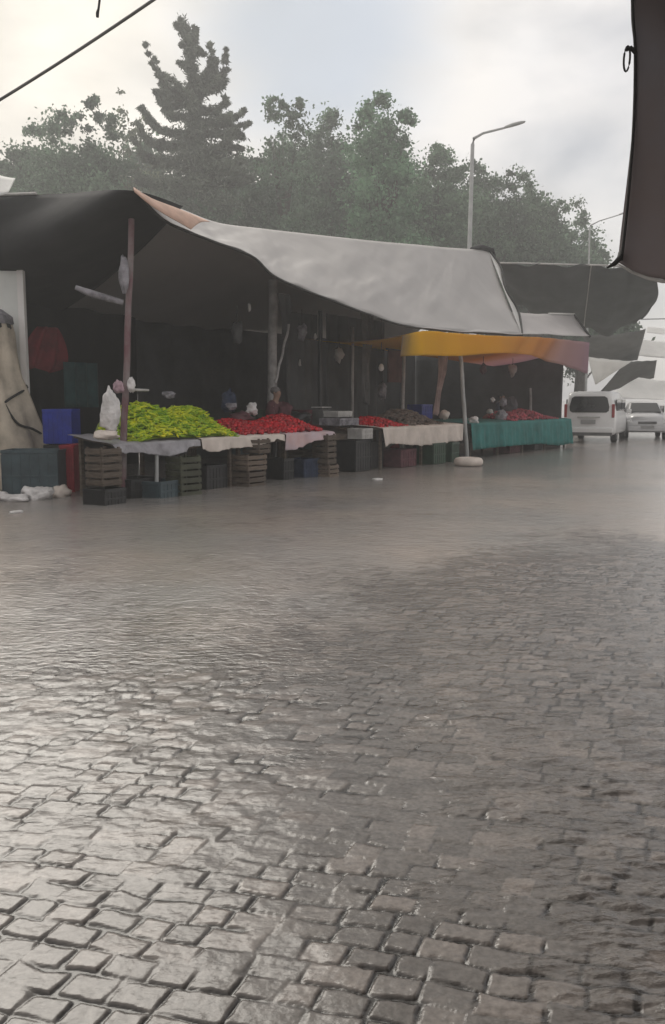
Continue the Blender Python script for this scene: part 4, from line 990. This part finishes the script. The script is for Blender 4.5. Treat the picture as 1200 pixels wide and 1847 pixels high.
def crate_px(name, px0, px1, pyb, h_, dep, m, label, kind='plastic', Y=None, z=0.0, rz=0.0):
    g = ground((px0 + px1) / 2, pyb) if Y is None else at((px0 + px1) / 2, 800, Y)
    g.z = z; w_ = (px1 - px0) * g.y / 1600
    return crate(name, g + Vector((0, dep / 2, 0)), rz, (w_, dep, h_), m, label, 'crate', kind)
crate_px('plastic_crate', 6, 106, 897, 0.76, 0.55, M['slate'], 'large slate blue crate on the ground in front of the beige canvas')
crate_px('plastic_crate', 108, 131, 872, 0.82, 0.5, M['red'], 'narrow red crate right of the large slate blue crate', Y=14.6)
crate_px('plastic_crate', 80, 130, 872, 0.60, 0.5, M['blue'], 'bright blue crate stacked behind the slate blue crate', Y=15.1, z=0.80)
crate_px('plastic_crate', 80, 128, 872, 0.79, 0.45, M['black'], 'black crate underneath the bright blue crate', Y=15.12, z=0.0)
# heap of wet plastic bags on the kerb line
def bagrow(px, py, r, seed, label, m='white_bag', name='plastic_bag'):
    g = ground(px, py); mb = MB().blob((0, 0, r[2] * 0.75), r, seed, 0.4, 18, 10)
    return tag(mb.build(name, M[m], None, g, (0, 0, seed)), label, 'plastic bag')
bagrow(28, 908, (0.26, 0.16, 0.08), 31, 'flat white plastic bag lying in front of the slate crate at the far left')
bagrow(66, 905, (0.22, 0.16, 0.13), 32, 'tallest crumpled white plastic bag on the road in front of the slate crate')
bagrow(110, 899, (0.22, 0.15, 0.11), 33, 'yellowish white plastic bag at the right end of the bag row', 'cream')
bagrow(0, 902, (0.15, 0.10, 0.07), 34, 'small white plastic scrap cut by the left edge of the picture')
bagrow(30, 930, (0.09, 0.06, 0.04), 35, 'lone small white scrap lying on the wet road at the left')
bagrow(680, 869, (0.11, 0.08, 0.04), 36, 'small pale scrap on the road in front of the gap between the tables')
bagrow(185, 893, (0.17, 0.08, 0.03), 37, 'thin grey scrap on the road in front of the low black crate', 'hem')
bagrow(357, 1012, (0.05, 0.035, 0.015), 38, 'small dark leaf scrap on the open wet road', 'olive', 'leaf_scrap')

# ------------------------------------------------------------------ vehicles
def loft(sections):
    """sections: list of (y, [(x,z)...]) closed rings"""
    mb = MB(); V = []; Fc = []; n = len(sections[0][1])
    for y, ring_ in sections:
        for x, z in ring_: V.append((x, y, z))
    for i in range(len(sections) - 1):
        for k in range(n): Fc.append((i*n+k, (i+1)*n+k, (i+1)*n+(k+1) % n, i*n+(k+1) % n))
    Fc.append(tuple(range(n))); Fc.append(tuple(range((len(sections)-1)*n, len(sections)*n))[::-1])
    return mb.add(V, Fc, True)
def bodyring(w_, zt_, zw, z0, wt, belt=0.0):
    """half-symmetric ring: width w_, roof zt_, waist zw, sill z0, roof width wt"""
    h = [(w_*0.46, z0), (w_*0.495, z0+.08), (w_*0.5, (z0+zw)/2), (w_*0.49, zw), (wt*0.5+.03, zw+(zt_-zw)*.6), (wt*0.5, zt_-.10), (wt*0.5-.06, zt_-.03), (wt*0.28, zt_)]
    return h + [(-x, z) for x, z in reversed(h)]
def wheel(root, x, y, r, w_=0.2):
    Mx = Matrix.Rotation(PI/2, 4, 'Y')
    t = MB().lathe([(r*.62, -w_/2), (r*.94, -w_/2), (r, -w_/2+.03), (r, w_/2-.03), (r*.94, w_/2), (r*.62, w_/2)], n=24)
    t.v = [tuple(Mx @ Vector(v)) for v in t.v]
    wo = bpy.data.objects.new('wheel', None); COL.objects.link(wo); wo.parent = root; wo.location = (x, y, r)
    t.build('tyre', M['tyre'], wo)
    q = MB().lathe([(0.03, -w_/2-.005), (r*.45, -w_/2+.01), (r*.61, -w_/2-.006), (r*.61, w_/2+.006), (r*.45, w_/2-.01), (0.03, w_/2+.005)], n=16)
    q.v = [tuple(Mx @ Vector(v)) for v in q.v]; q.build('rim', M['hem'], wo)
def minivan(loc, rz):
    root = empty('minivan', loc, rz, 'white minivan seen from behind, parked at the end of the stalls', 'van')
    W = 1.86; H = 1.86
    secs = [(-2.22, bodyring(W*.93, 1.70, 1.02, .34, W*.74)), (-2.14, bodyring(W*.985, H-.06, 1.05, .30, W*.80)), (-1.9, bodyring(W, H, 1.06, .30, W*.84)),
            (0, bodyring(W, H+.01, 1.04, .30, W*.85)), (1.0, bodyring(W, H-.06, 1.02, .30, W*.82)), (1.62, bodyring(W*.98, 1.30, 1.0, .30, W*.8)), (2.1, bodyring(W*.93, 1.02, .92, .32, W*.78)), (2.25, bodyring(W*.84, .86, .78, .36, W*.7))]
    MB.__dict__
    loft(secs).build('body', M['white_paint'], root)
    # rear window: rounded, dark, proud of the hatch
    pts = []
    for x, z in [(-.60, 1.10), (.60, 1.10), (.68, 1.16), (.70, 1.30), (.62, 1.62), (.52, 1.68), (-.52, 1.68), (-.62, 1.62), (-.70, 1.30), (-.68, 1.16)]:
        pts.append((x * 1.0, -2.24, z))
    V = pts + [(x, y + .04, z) for x, y, z in pts]; n = len(pts)
    MB().add(V, [tuple(range(n))[::-1]] + [(i, (i+1) % n, n+(i+1) % n, n+i) for i in range(n)]).build('rear_window', M['glass'], root)
    MB().box((0, -2.27, .46), (W*.93, .16, .20)).build('bumper', M['white_paint'], root, bevel=.04)
    MB().box((0, -2.30, .33), (W*.9, .12, .12)).build('lower_bumper', M['trim'], root, bevel=.02)
    MB().box((-.02, -2.262, .76), (.52, .03, .15)).build('number_plate', M['plate'], root, bevel=.005)
    MB().box((0, -2.27, .93), (.8, .05, .05)).build('tailgate_handle', M['hem'], root, bevel=.01)
    for sx in (-1, 1):
        MB().box((sx * .835, -2.19, 1.16), (.10, .10, .48)).build('tail_light', M['taillight'], root, bevel=.02)
        MB().box((sx * (W/2 - .045), .55, 1.36), (.03, 1.2, .42)).build('side_window', M['glass'], root, bevel=.03)
        MB().box((sx * (W/2 - .045), -1.0, 1.36), (.03, 1.5, .42)).build('side_window', M['glass'], root, bevel=.03)
        MB().box((sx * (W/2 + .10), 1.25, 1.12), (.18, .10, .16)).build('wing_mirror', M['white_paint'], root, bevel=.03)
        wheel(root, sx * (W/2 - .13), -1.38, .33); wheel(root, sx * (W/2 - .13), 1.45, .33)
    return root
g = ground(1061, 799); minivan(Vector((g.x, g.y, 0)) + Vector((math.sin(R(24)), math.cos(R(24)), 0)) * 2.2, -R(24))
def car(loc, rz):
    root = empty('car', loc, rz, 'hazy silver car parked beyond the white minivan at the right edge, facing the market', 'car')
    W = 1.70
    secs = [(-1.98, bodyring(W*.84, .82, .66, .34, W*.7)), (-1.85, bodyring(W*.95, .92, .78, .28, W*.76)), (-1.0, bodyring(W, 1.02, .90, .26, W*.80)), (-.8, bodyring(W, 1.06, .92, .26, W*.78)), (-.15, bodyring(W, 1.44, .95, .26, W*.70)), (.6, bodyring(W, 1.47, .96, .26, W*.70)), (1.4, bodyring(W, 1.36, .96, .28, W*.68)), (1.85, bodyring(W*.95, 1.0, .9, .30, W*.72)), (1.98, bodyring(W*.88, .86, .8, .36, W*.68))]
    loft(secs).build('body', M['silver_paint'], root)
    v = [(-.60, -.83, 1.05), (.60, -.83, 1.05), (.50, -.22, 1.40), (-.50, -.22, 1.40)]
    V = [(x, y - .03, z + .03) for x, y, z in v] + [(x, y + .03, z - .03) for x, y, z in v]
    MB().add(V, [(0,1,2,3), (4,7,6,5), (0,4,5,1), (1,5,6,2), (2,6,7,3), (3,7,4,0)]).build('windscreen', M['glass'], root)
    for sx in (-1, 1):
        MB().blob((sx * .62, -1.90, .70), (.17, .09, .08), 2, .05).build('headlight', M['headlight'], root)
        MB().box((sx * .93, -.62, 1.02), (.16, .09, .12)).build('wing_mirror', M['silver_paint'], root, bevel=.02)
        MB().box((sx * (W/2 - .09), .3, 1.18), (.03, 1.5, .28)).build('side_window', M['glass'], root, bevel=.03)
        wheel(root, sx * (W/2 - .11), -1.25, .30, .18); wheel(root, sx * (W/2 - .11), 1.25, .30, .18)
    MB().box((0, -1.99, .66), (.7, .05, .10)).build('grille', M['trim'], root, bevel=.01)
    MB().box((0, -1.98, .42), (W*.86, .14, .20)).build('bumper', M['silver_paint'], root, bevel=.04)
    MB().box((0, -2.06, .48), (.50, .02, .11)).build('number_plate', M['plate'], root)
    return root
g = ground(1162, 794); car(Vector((g.x + 0.75, g.y + 2.4, 0)), -R(14))

# ------------------------------------------------------------------ trees
def leafmesh(name, C, Rr, counts, size, m, parent, tintbase, seed, aspect=1.0, up=0.0):
    """clouds of small leaf-sized quads round clump centres"""
    g_ = np.random.default_rng(seed); P = []; T = []; SZ = []
    for c, r, n in zip(C, Rr, counts):
        d = g_.normal(size=(n, 3)); d /= np.linalg.norm(d, axis=1)[:, None]
        rad = np.minimum(np.abs(g_.normal(size=n)) * 0.62 + 0.12, 1.7)[:, None]
        p = np.array(c)[None] + d * rad * np.array(r)[None]
        P.append(p); tv = g_.uniform(0.65, 1.45); T.append(np.full(n, tv) * g_.uniform(0.8, 1.25, n)); SZ.append(g_.uniform(0.6, 1.3, n))
    P = np.concatenate(P); T = np.concatenate(T); SZ = np.concatenate(SZ) * size; n = len(P)
    nrm_ = g_.normal(size=(n, 3)); nrm_[:, 2] = np.abs(nrm_[:, 2]) * 0.8; nrm_ /= np.linalg.norm(nrm_, axis=1)[:, None]
    a = np.cross(nrm_, g_.normal(size=(n, 3))); a /= np.linalg.norm(a, axis=1)[:, None]
    if up: a[:, 2] += up; a /= np.linalg.norm(a, axis=1)[:, None]
    b = np.cross(nrm_, a); b /= np.maximum(np.linalg.norm(b, axis=1)[:, None], 1e-6)
    A = a * SZ[:, None] * aspect; B = b * SZ[:, None] / aspect * 0.6
    V = np.stack([P - A, P - B * 0.9, P + A, P + B * 1.1], 1).reshape(-1, 3)
    me = bpy.data.meshes.new(name); me.vertices.add(4 * n); me.vertices.foreach_set('co', V.reshape(-1).astype(np.float32))
    me.loops.add(4 * n); me.loops.foreach_set('vertex_index', np.arange(4 * n, dtype=np.int32))
    me.polygons.add(n); me.polygons.foreach_set('loop_start', np.arange(0, 4 * n, 4, dtype=np.int32)); me.update(calc_edges=True)
    at_ = me.attributes.new('tint', 'FLOAT_COLOR', 'POINT')
    col = np.ones((n, 4), dtype=np.float32); col[:, 0] = T * tintbase[0]; col[:, 1] = T * tintbase[1]; col[:, 2] = T * tintbase[2]
    at_.data.foreach_set('color', np.repeat(col, 4, 0).reshape(-1))
    return link(name, me, m, parent)
def tree(name, Y, cl, label, m='leaf', tint=(1, 1, 1), seed=0, size=0.095, dens=3.4, base_px=None, group='trees behind the market', aspect=1.0):
    """cl: list of (px, py, half width px, half height px) lobes of the crown at depth Y"""
    Y *= 1.5; size *= 1.5; rd = random.Random(seed); k = Y / 1600
    cl = list(cl) + [(c[0] + rd.uniform(-15, 15), c[1] + max(60, c[3] * 1.1), c[2] * 1.15 + 14, c[3] * 0.8 + 22) for c in cl if c[2] > 24]
    cx = sum(c[0] for c in cl) / len(cl) if base_px is None else base_px
    base = at(cx, 700, Y); base.z = 0
    root = empty(name, base, 0, label, 'tree', group)
    C = []; Rr = []; cnt = []
    tr = MB(); low = 0
    cen = []
    for (px, py, hw, hh) in cl:
        p = at(px, py, Y) - base; rx, rz = hw * k, hh * k
        cen.append((p, rx, rz))
        nsub = max(6, int(rx * rz * 1.9))
        for i in range(nsub):
            d = Vector((rd.gauss(0, 1), rd.gauss(0, 1), rd.gauss(0, 1))).normalized() * rd.uniform(0.15, 0.88) ** 0.6
            q = p + Vector((d.x * rx, d.y * min(rx, 4.0), d.z * rz)); r = rd.uniform(0.45, 1.15) * min(1.5, 0.36 * min(rx, rz) + 0.3)
            C.append(q); Rr.append((r, r, r * 0.75)); cnt.append(int(70 * dens * max(0.4, r * r)))
    leafmesh('crown', C, Rr, cnt, size, M[m], root, tint, seed, aspect)
    tops = max(c[0].z for c in cen)
    mz = min(c[0].z for c in cen)
    tpts = [Vector((0.1 * math.sin(i), 0.1 * math.cos(i * 1.4), (tops * 0.85) * i / 8)) for i in range(9)]
    tpts = tpts[:8]; rs = [0.42 * (1 - i / 8.2) + 0.03 for i in range(8)]
    tr.tube(tpts, rs, 8)
    for (p, rx, rz) in cen:
        for _ in range(3):
            e = p + Vector((rd.uniform(-.4, .4) * rx, rd.uniform(-1, 1), rd.uniform(-.5, .2) * rz)); s_ = tpts[min(6, max(2, int(e.z / tops * 6)))]
            mid = s_.lerp(e, 0.5) + Vector((0, 0, -0.3)); tr.tube([s_, mid, s_.lerp(e, 0.8)], [0.11, 0.05, 0.01], 5)
    tr.build('trunk', M['bark'], root)
    return root
tree('broadleaf_tree', 44, [(-60, 340, 70, 90), (10, 300, 60, 55), (50, 270, 32, 38), (30, 360, 80, 70), (62, 235, 12, 20)], 'rounded green tree at the far left, lower than the ones beside it', tint=(1.0, 1.05, 0.95), seed=1)
tree('broadleaf_tree', 42, [(110, 275, 45, 55), (95, 350, 70, 70), (165, 250, 42, 50), (175, 330, 70, 80), (125, 222, 22, 20), (172, 196, 12, 22), (190, 215, 18, 20)], 'broad feathery tree left of the tall cedar', tint=(1.0, 1.1, 1.0), seed=2)
tree('broadleaf_tree', 47, [(222, 200, 10, 34), (208, 225, 16, 22), (235, 245, 22, 30), (245, 300, 45, 60), (265, 225, 10, 18), (240, 270, 34, 34)], 'sparse brownish tree with wispy top just left of the cedar', tint=(1.45, 1.15, 1.0), seed=3, dens=0.75)
tree('broadleaf_tree', 44, [(450, 330, 50, 55), (470, 380, 70, 60), (455, 292, 20, 22)], 'low dark tree filling the dip right of the cedar', tint=(.9, .95, .9), seed=4)
tree('column_tree', 43, [(500, 205, 20, 30), (528, 205, 22, 30), (515, 240, 38, 45), (515, 300, 52, 70), (488, 195, 7, 16), (512, 187, 7, 14), (540, 188, 8, 16)], 'flat topped column shaped tree between the dip and the pale feathery tree', tint=(.9, 1, .9), seed=5, dens=1.25)
tree('broadleaf_tree', 46, [(600, 250, 42, 45), (600, 330, 60, 70), (603, 212, 14, 12), (570, 270, 30, 40)], 'rounded tree with a pointed left shoulder behind the grey canopy', tint=(.95, 1.05, .95), seed=6)
tree('broadleaf_tree', 41, [(680, 225, 38, 46), (715, 235, 32, 38), (690, 300, 62, 70), (700, 380, 80, 60), (690, 188, 14, 20), (662, 205, 16, 24), (735, 210, 14, 14)], 'pale green feathery tree, the tallest right of the cedar', tint=(1.15, 1.45, 1.2), seed=7)
tree('broadleaf_tree', 46, [(785, 300, 40, 38), (770, 340, 55, 60), (820, 320, 38, 36), (800, 400, 80, 60), (790, 272, 12, 12)], 'green tree just left of the tall street lamp', tint=(1.0, 1.1, .95), seed=8)
tree('broadleaf_tree', 48, [(870, 335, 36, 40), (900, 330, 30, 26), (880, 400, 70, 70), (938, 335, 32, 28), (860, 300, 18, 16)], 'rounded green tree right of the tall street lamp', tint=(.95, 1.0, .9), seed=9)
tree('broadleaf_tree', 50, [(960, 370, 30, 30), (980, 410, 46, 45), (930, 430, 60, 50), (1000, 378, 26, 20)], 'small dark round tree second from the right end of the tree line', tint=(.9, .95, .85), seed=10)
tree('broadleaf_tree', 54, [(1030, 400, 30, 34), (1050, 440, 38, 36), (1010, 460, 60, 40), (1085, 462, 24, 20), (1052, 392, 10, 10)], 'last tree at the right end, sloping down behind the street canopy', tint=(.95, 1.0, .9), seed=11)
tree('broadleaf_tree', 39, [(330, 400, 70, 40), (400, 420, 60, 40), (260, 380, 50, 40), (560, 400, 60, 40), (640, 420, 60, 30)], 'low dark green growth directly behind the ridge of the grey canopy', tint=(.85, .9, .85), seed=12, dens=1.2)
tree('broadleaf_tree', 40, [(120, 390, 70, 35), (30, 400, 70, 35), (200, 385, 50, 40)], 'low green growth directly behind the dark canopy', tint=(.95, 1.05, .95), seed=13, dens=1.2)
tree('broadleaf_tree', 58, [(1000, 560, 70, 60), (940, 520, 60, 50)], 'dim tree mass low behind the street canopy', tint=(.9, .95, .9), seed=14)

for i_, (px_, py_, hw_, hh_, lab_) in enumerate((
    (-10, 380, 90, 80, 'dense dark tree low in the far row, at the left edge'), (130, 360, 90, 85, 'dense dark tree in the far row behind the feathery tree'),
    (270, 350, 80, 85, 'dense dark tree in the far row behind the left side of the cedar'), (400, 360, 80, 75, 'dense dark tree in the far row behind the right side of the cedar'),
    (540, 350, 80, 90, 'dense dark tree in the far row behind the column shaped tree'), (680, 370, 95, 95, 'dense dark tree in the far row behind the pale feathery tree'),
    (820, 400, 90, 85, 'dense dark tree in the far row directly behind the tall street lamp'), (950, 450, 85, 70, 'dense dark tree in the far row near its right end'),
    (1050, 500, 60, 55, 'dense dark tree ending the far row above the street canopy'))):
    tree('broadleaf_tree', 51 + (i_ % 3), [(px_, py_, hw_, hh_), (px_ - hw_ * .5, py_ + 40, hw_ * .8, hh_ * .8), (px_ + hw_ * .5, py_ + 40, hw_ * .8, hh_ * .8), (px_ + 20 * math.sin(i_ * 2), py_ - hh_ * .8, 26, 22)],
         lab_, tint=(.95, 1.03, .95), seed=30 + i_, size=0.15, dens=1.7)

def cedar():
    Y = 60; k = Y / 1600
    base = at(350, 700, Y); base.z = 0
    root = empty('cedar_tree', base, 0, 'tall ragged cedar with upturned branches and a bent tip, the highest tree', 'tree', 'trees behind the market')
    def P(px, py, dy=0.0): return at(px, py, Y) - base + Vector((0, dy, 0))
    tr = MB()
    tr.tube([P(352, 740), P(353, 500), P(352, 350), P(350, 230), P(349, 150), P(343, 95), P(335, 60), P(322, 30)], [0.55, 0.48, 0.38, 0.29, 0.2, 0.12, 0.07, 0.03], 8)
    rd = random.Random(5)
    brs = []
    # (attach y, [(px,py)...]) long visible limbs
    limbs = [[(350, 175), (320, 168), (298, 150), (280, 108)], [(350, 190), (315, 178), (300, 170), (290, 140)], [(352, 170), (385, 165), (402, 150), (411, 105)], [(352, 150), (375, 150), (388, 130), (390, 108)],
             [(350, 130), (335, 120), (325, 112)], [(348, 100), (358, 92), (370, 98)], [(352, 215), (310, 205), (290, 182), (283, 172)], [(352, 220), (395, 222), (425, 215), (444, 200)],
             [(352, 240), (400, 246), (425, 240), (438, 245)], [(352, 245), (305, 240), (275, 225), (262, 205)], [(352, 270), (300, 268), (270, 258), (255, 235)], [(352, 275), (395, 275), (420, 268), (436, 270)],
             [(352, 300), (300, 300), (265, 290), (250, 270)], [(352, 305), (400, 305), (430, 300), (440, 290)], [(350, 200), (385, 200), (405, 190), (408, 176)], [(350, 330), (290, 330), (260, 325), (240, 310)], [(350, 335), (410, 335), (440, 330), (455, 320)],
             [(348, 80), (335, 80), (328, 84)], [(340, 60), (330, 50), (318, 46)], [(345, 90), (352, 70), (352, 52)]]
    C = []; Rr = []; cnt = []
    for L in limbs:
        for rep in range(2 if len(L) > 3 else 1):
            dy = rd.uniform(-1.2, 1.2) * rep
            pts = [P(x, y + (8 if rep else 0) * rd.uniform(-1, 1), dy * i) for i, (x, y) in enumerate(L)]
            sm = [interp(pts, i / 14) for i in range(15)]
            tr.tube(sm, [0.07 * (1 - i / 16) + 0.012 for i in range(15)], 5)
            for i in range(2, 15):
                f = i / 14; r = 1.15 * (0.20 * (1 - f) + 0.11) * (1.0 if len(L) > 3 else 0.75) * rd.uniform(0.75, 1.2)
                C.append(sm[i] + Vector((rd.uniform(-.1, .1), rd.uniform(-.2, .2), rd.uniform(-.05, .12)))); Rr.append((r * 1.1, r * 1.3, r * 0.7)); cnt.append(int(50 + 110 * r))
    for y in range(40, 420, 7):
        x = np.interp(y, [30, 60, 95, 150, 230, 420], [322, 335, 343, 349, 350, 352]); r = np.interp(y, [30, 90, 160, 260, 420], [0.12, 0.28, 0.45, 0.9, 2.3])
        for q in range(2):
            C.append(P(x + rd.uniform(-6, 6), y, rd.uniform(-.5, .5))); Rr.append((r * rd.uniform(.6, 1), r, 0.42)); cnt.append(int(40 + 90 * r))
    for i in range(40):
        y = rd.uniform(250, 420); wv = np.interp(y, [250, 320, 420], [45, 75, 95]); x = 352 + rd.uniform(-1, 1) * wv
        C.append(P(x, y, rd.uniform(-2, 2))); Rr.append((1.5, 1.2, 0.6)); cnt.append(200)
    leafmesh('crown', C, Rr, [int(c_ * 1.5) for c_ in cnt], 0.12, M['needle'], root, (1.15, 1.15, 1.1), 77, 1.5)
    tr.build('trunk', M['bark'], root)
cedar()

# ------------------------------------------------------------------ rain haze
hz = MB().box((5, 55, 15.5), (190, 190, 34.0))
m = bpy.data.materials.new('rain_haze'); m.use_nodes = True; t = m.node_tree; t.nodes.clear()
ou = N(t, 'ShaderNodeOutputMaterial'); pv = N(t, 'ShaderNodeVolumePrincipled')
pv.inputs['Color'].default_value = (0.93, 0.94, 0.95, 1); pv.inputs['Density'].default_value = 0.0037; pv.inputs['Anisotropy'].default_value = 0.3
t.links.new(pv.outputs[0], ou.inputs['Volume'])
ho = hz.build('haze', m); tag(ho, kind='stuff'); ho['label'] = 'thin grey rain haze filling the street'
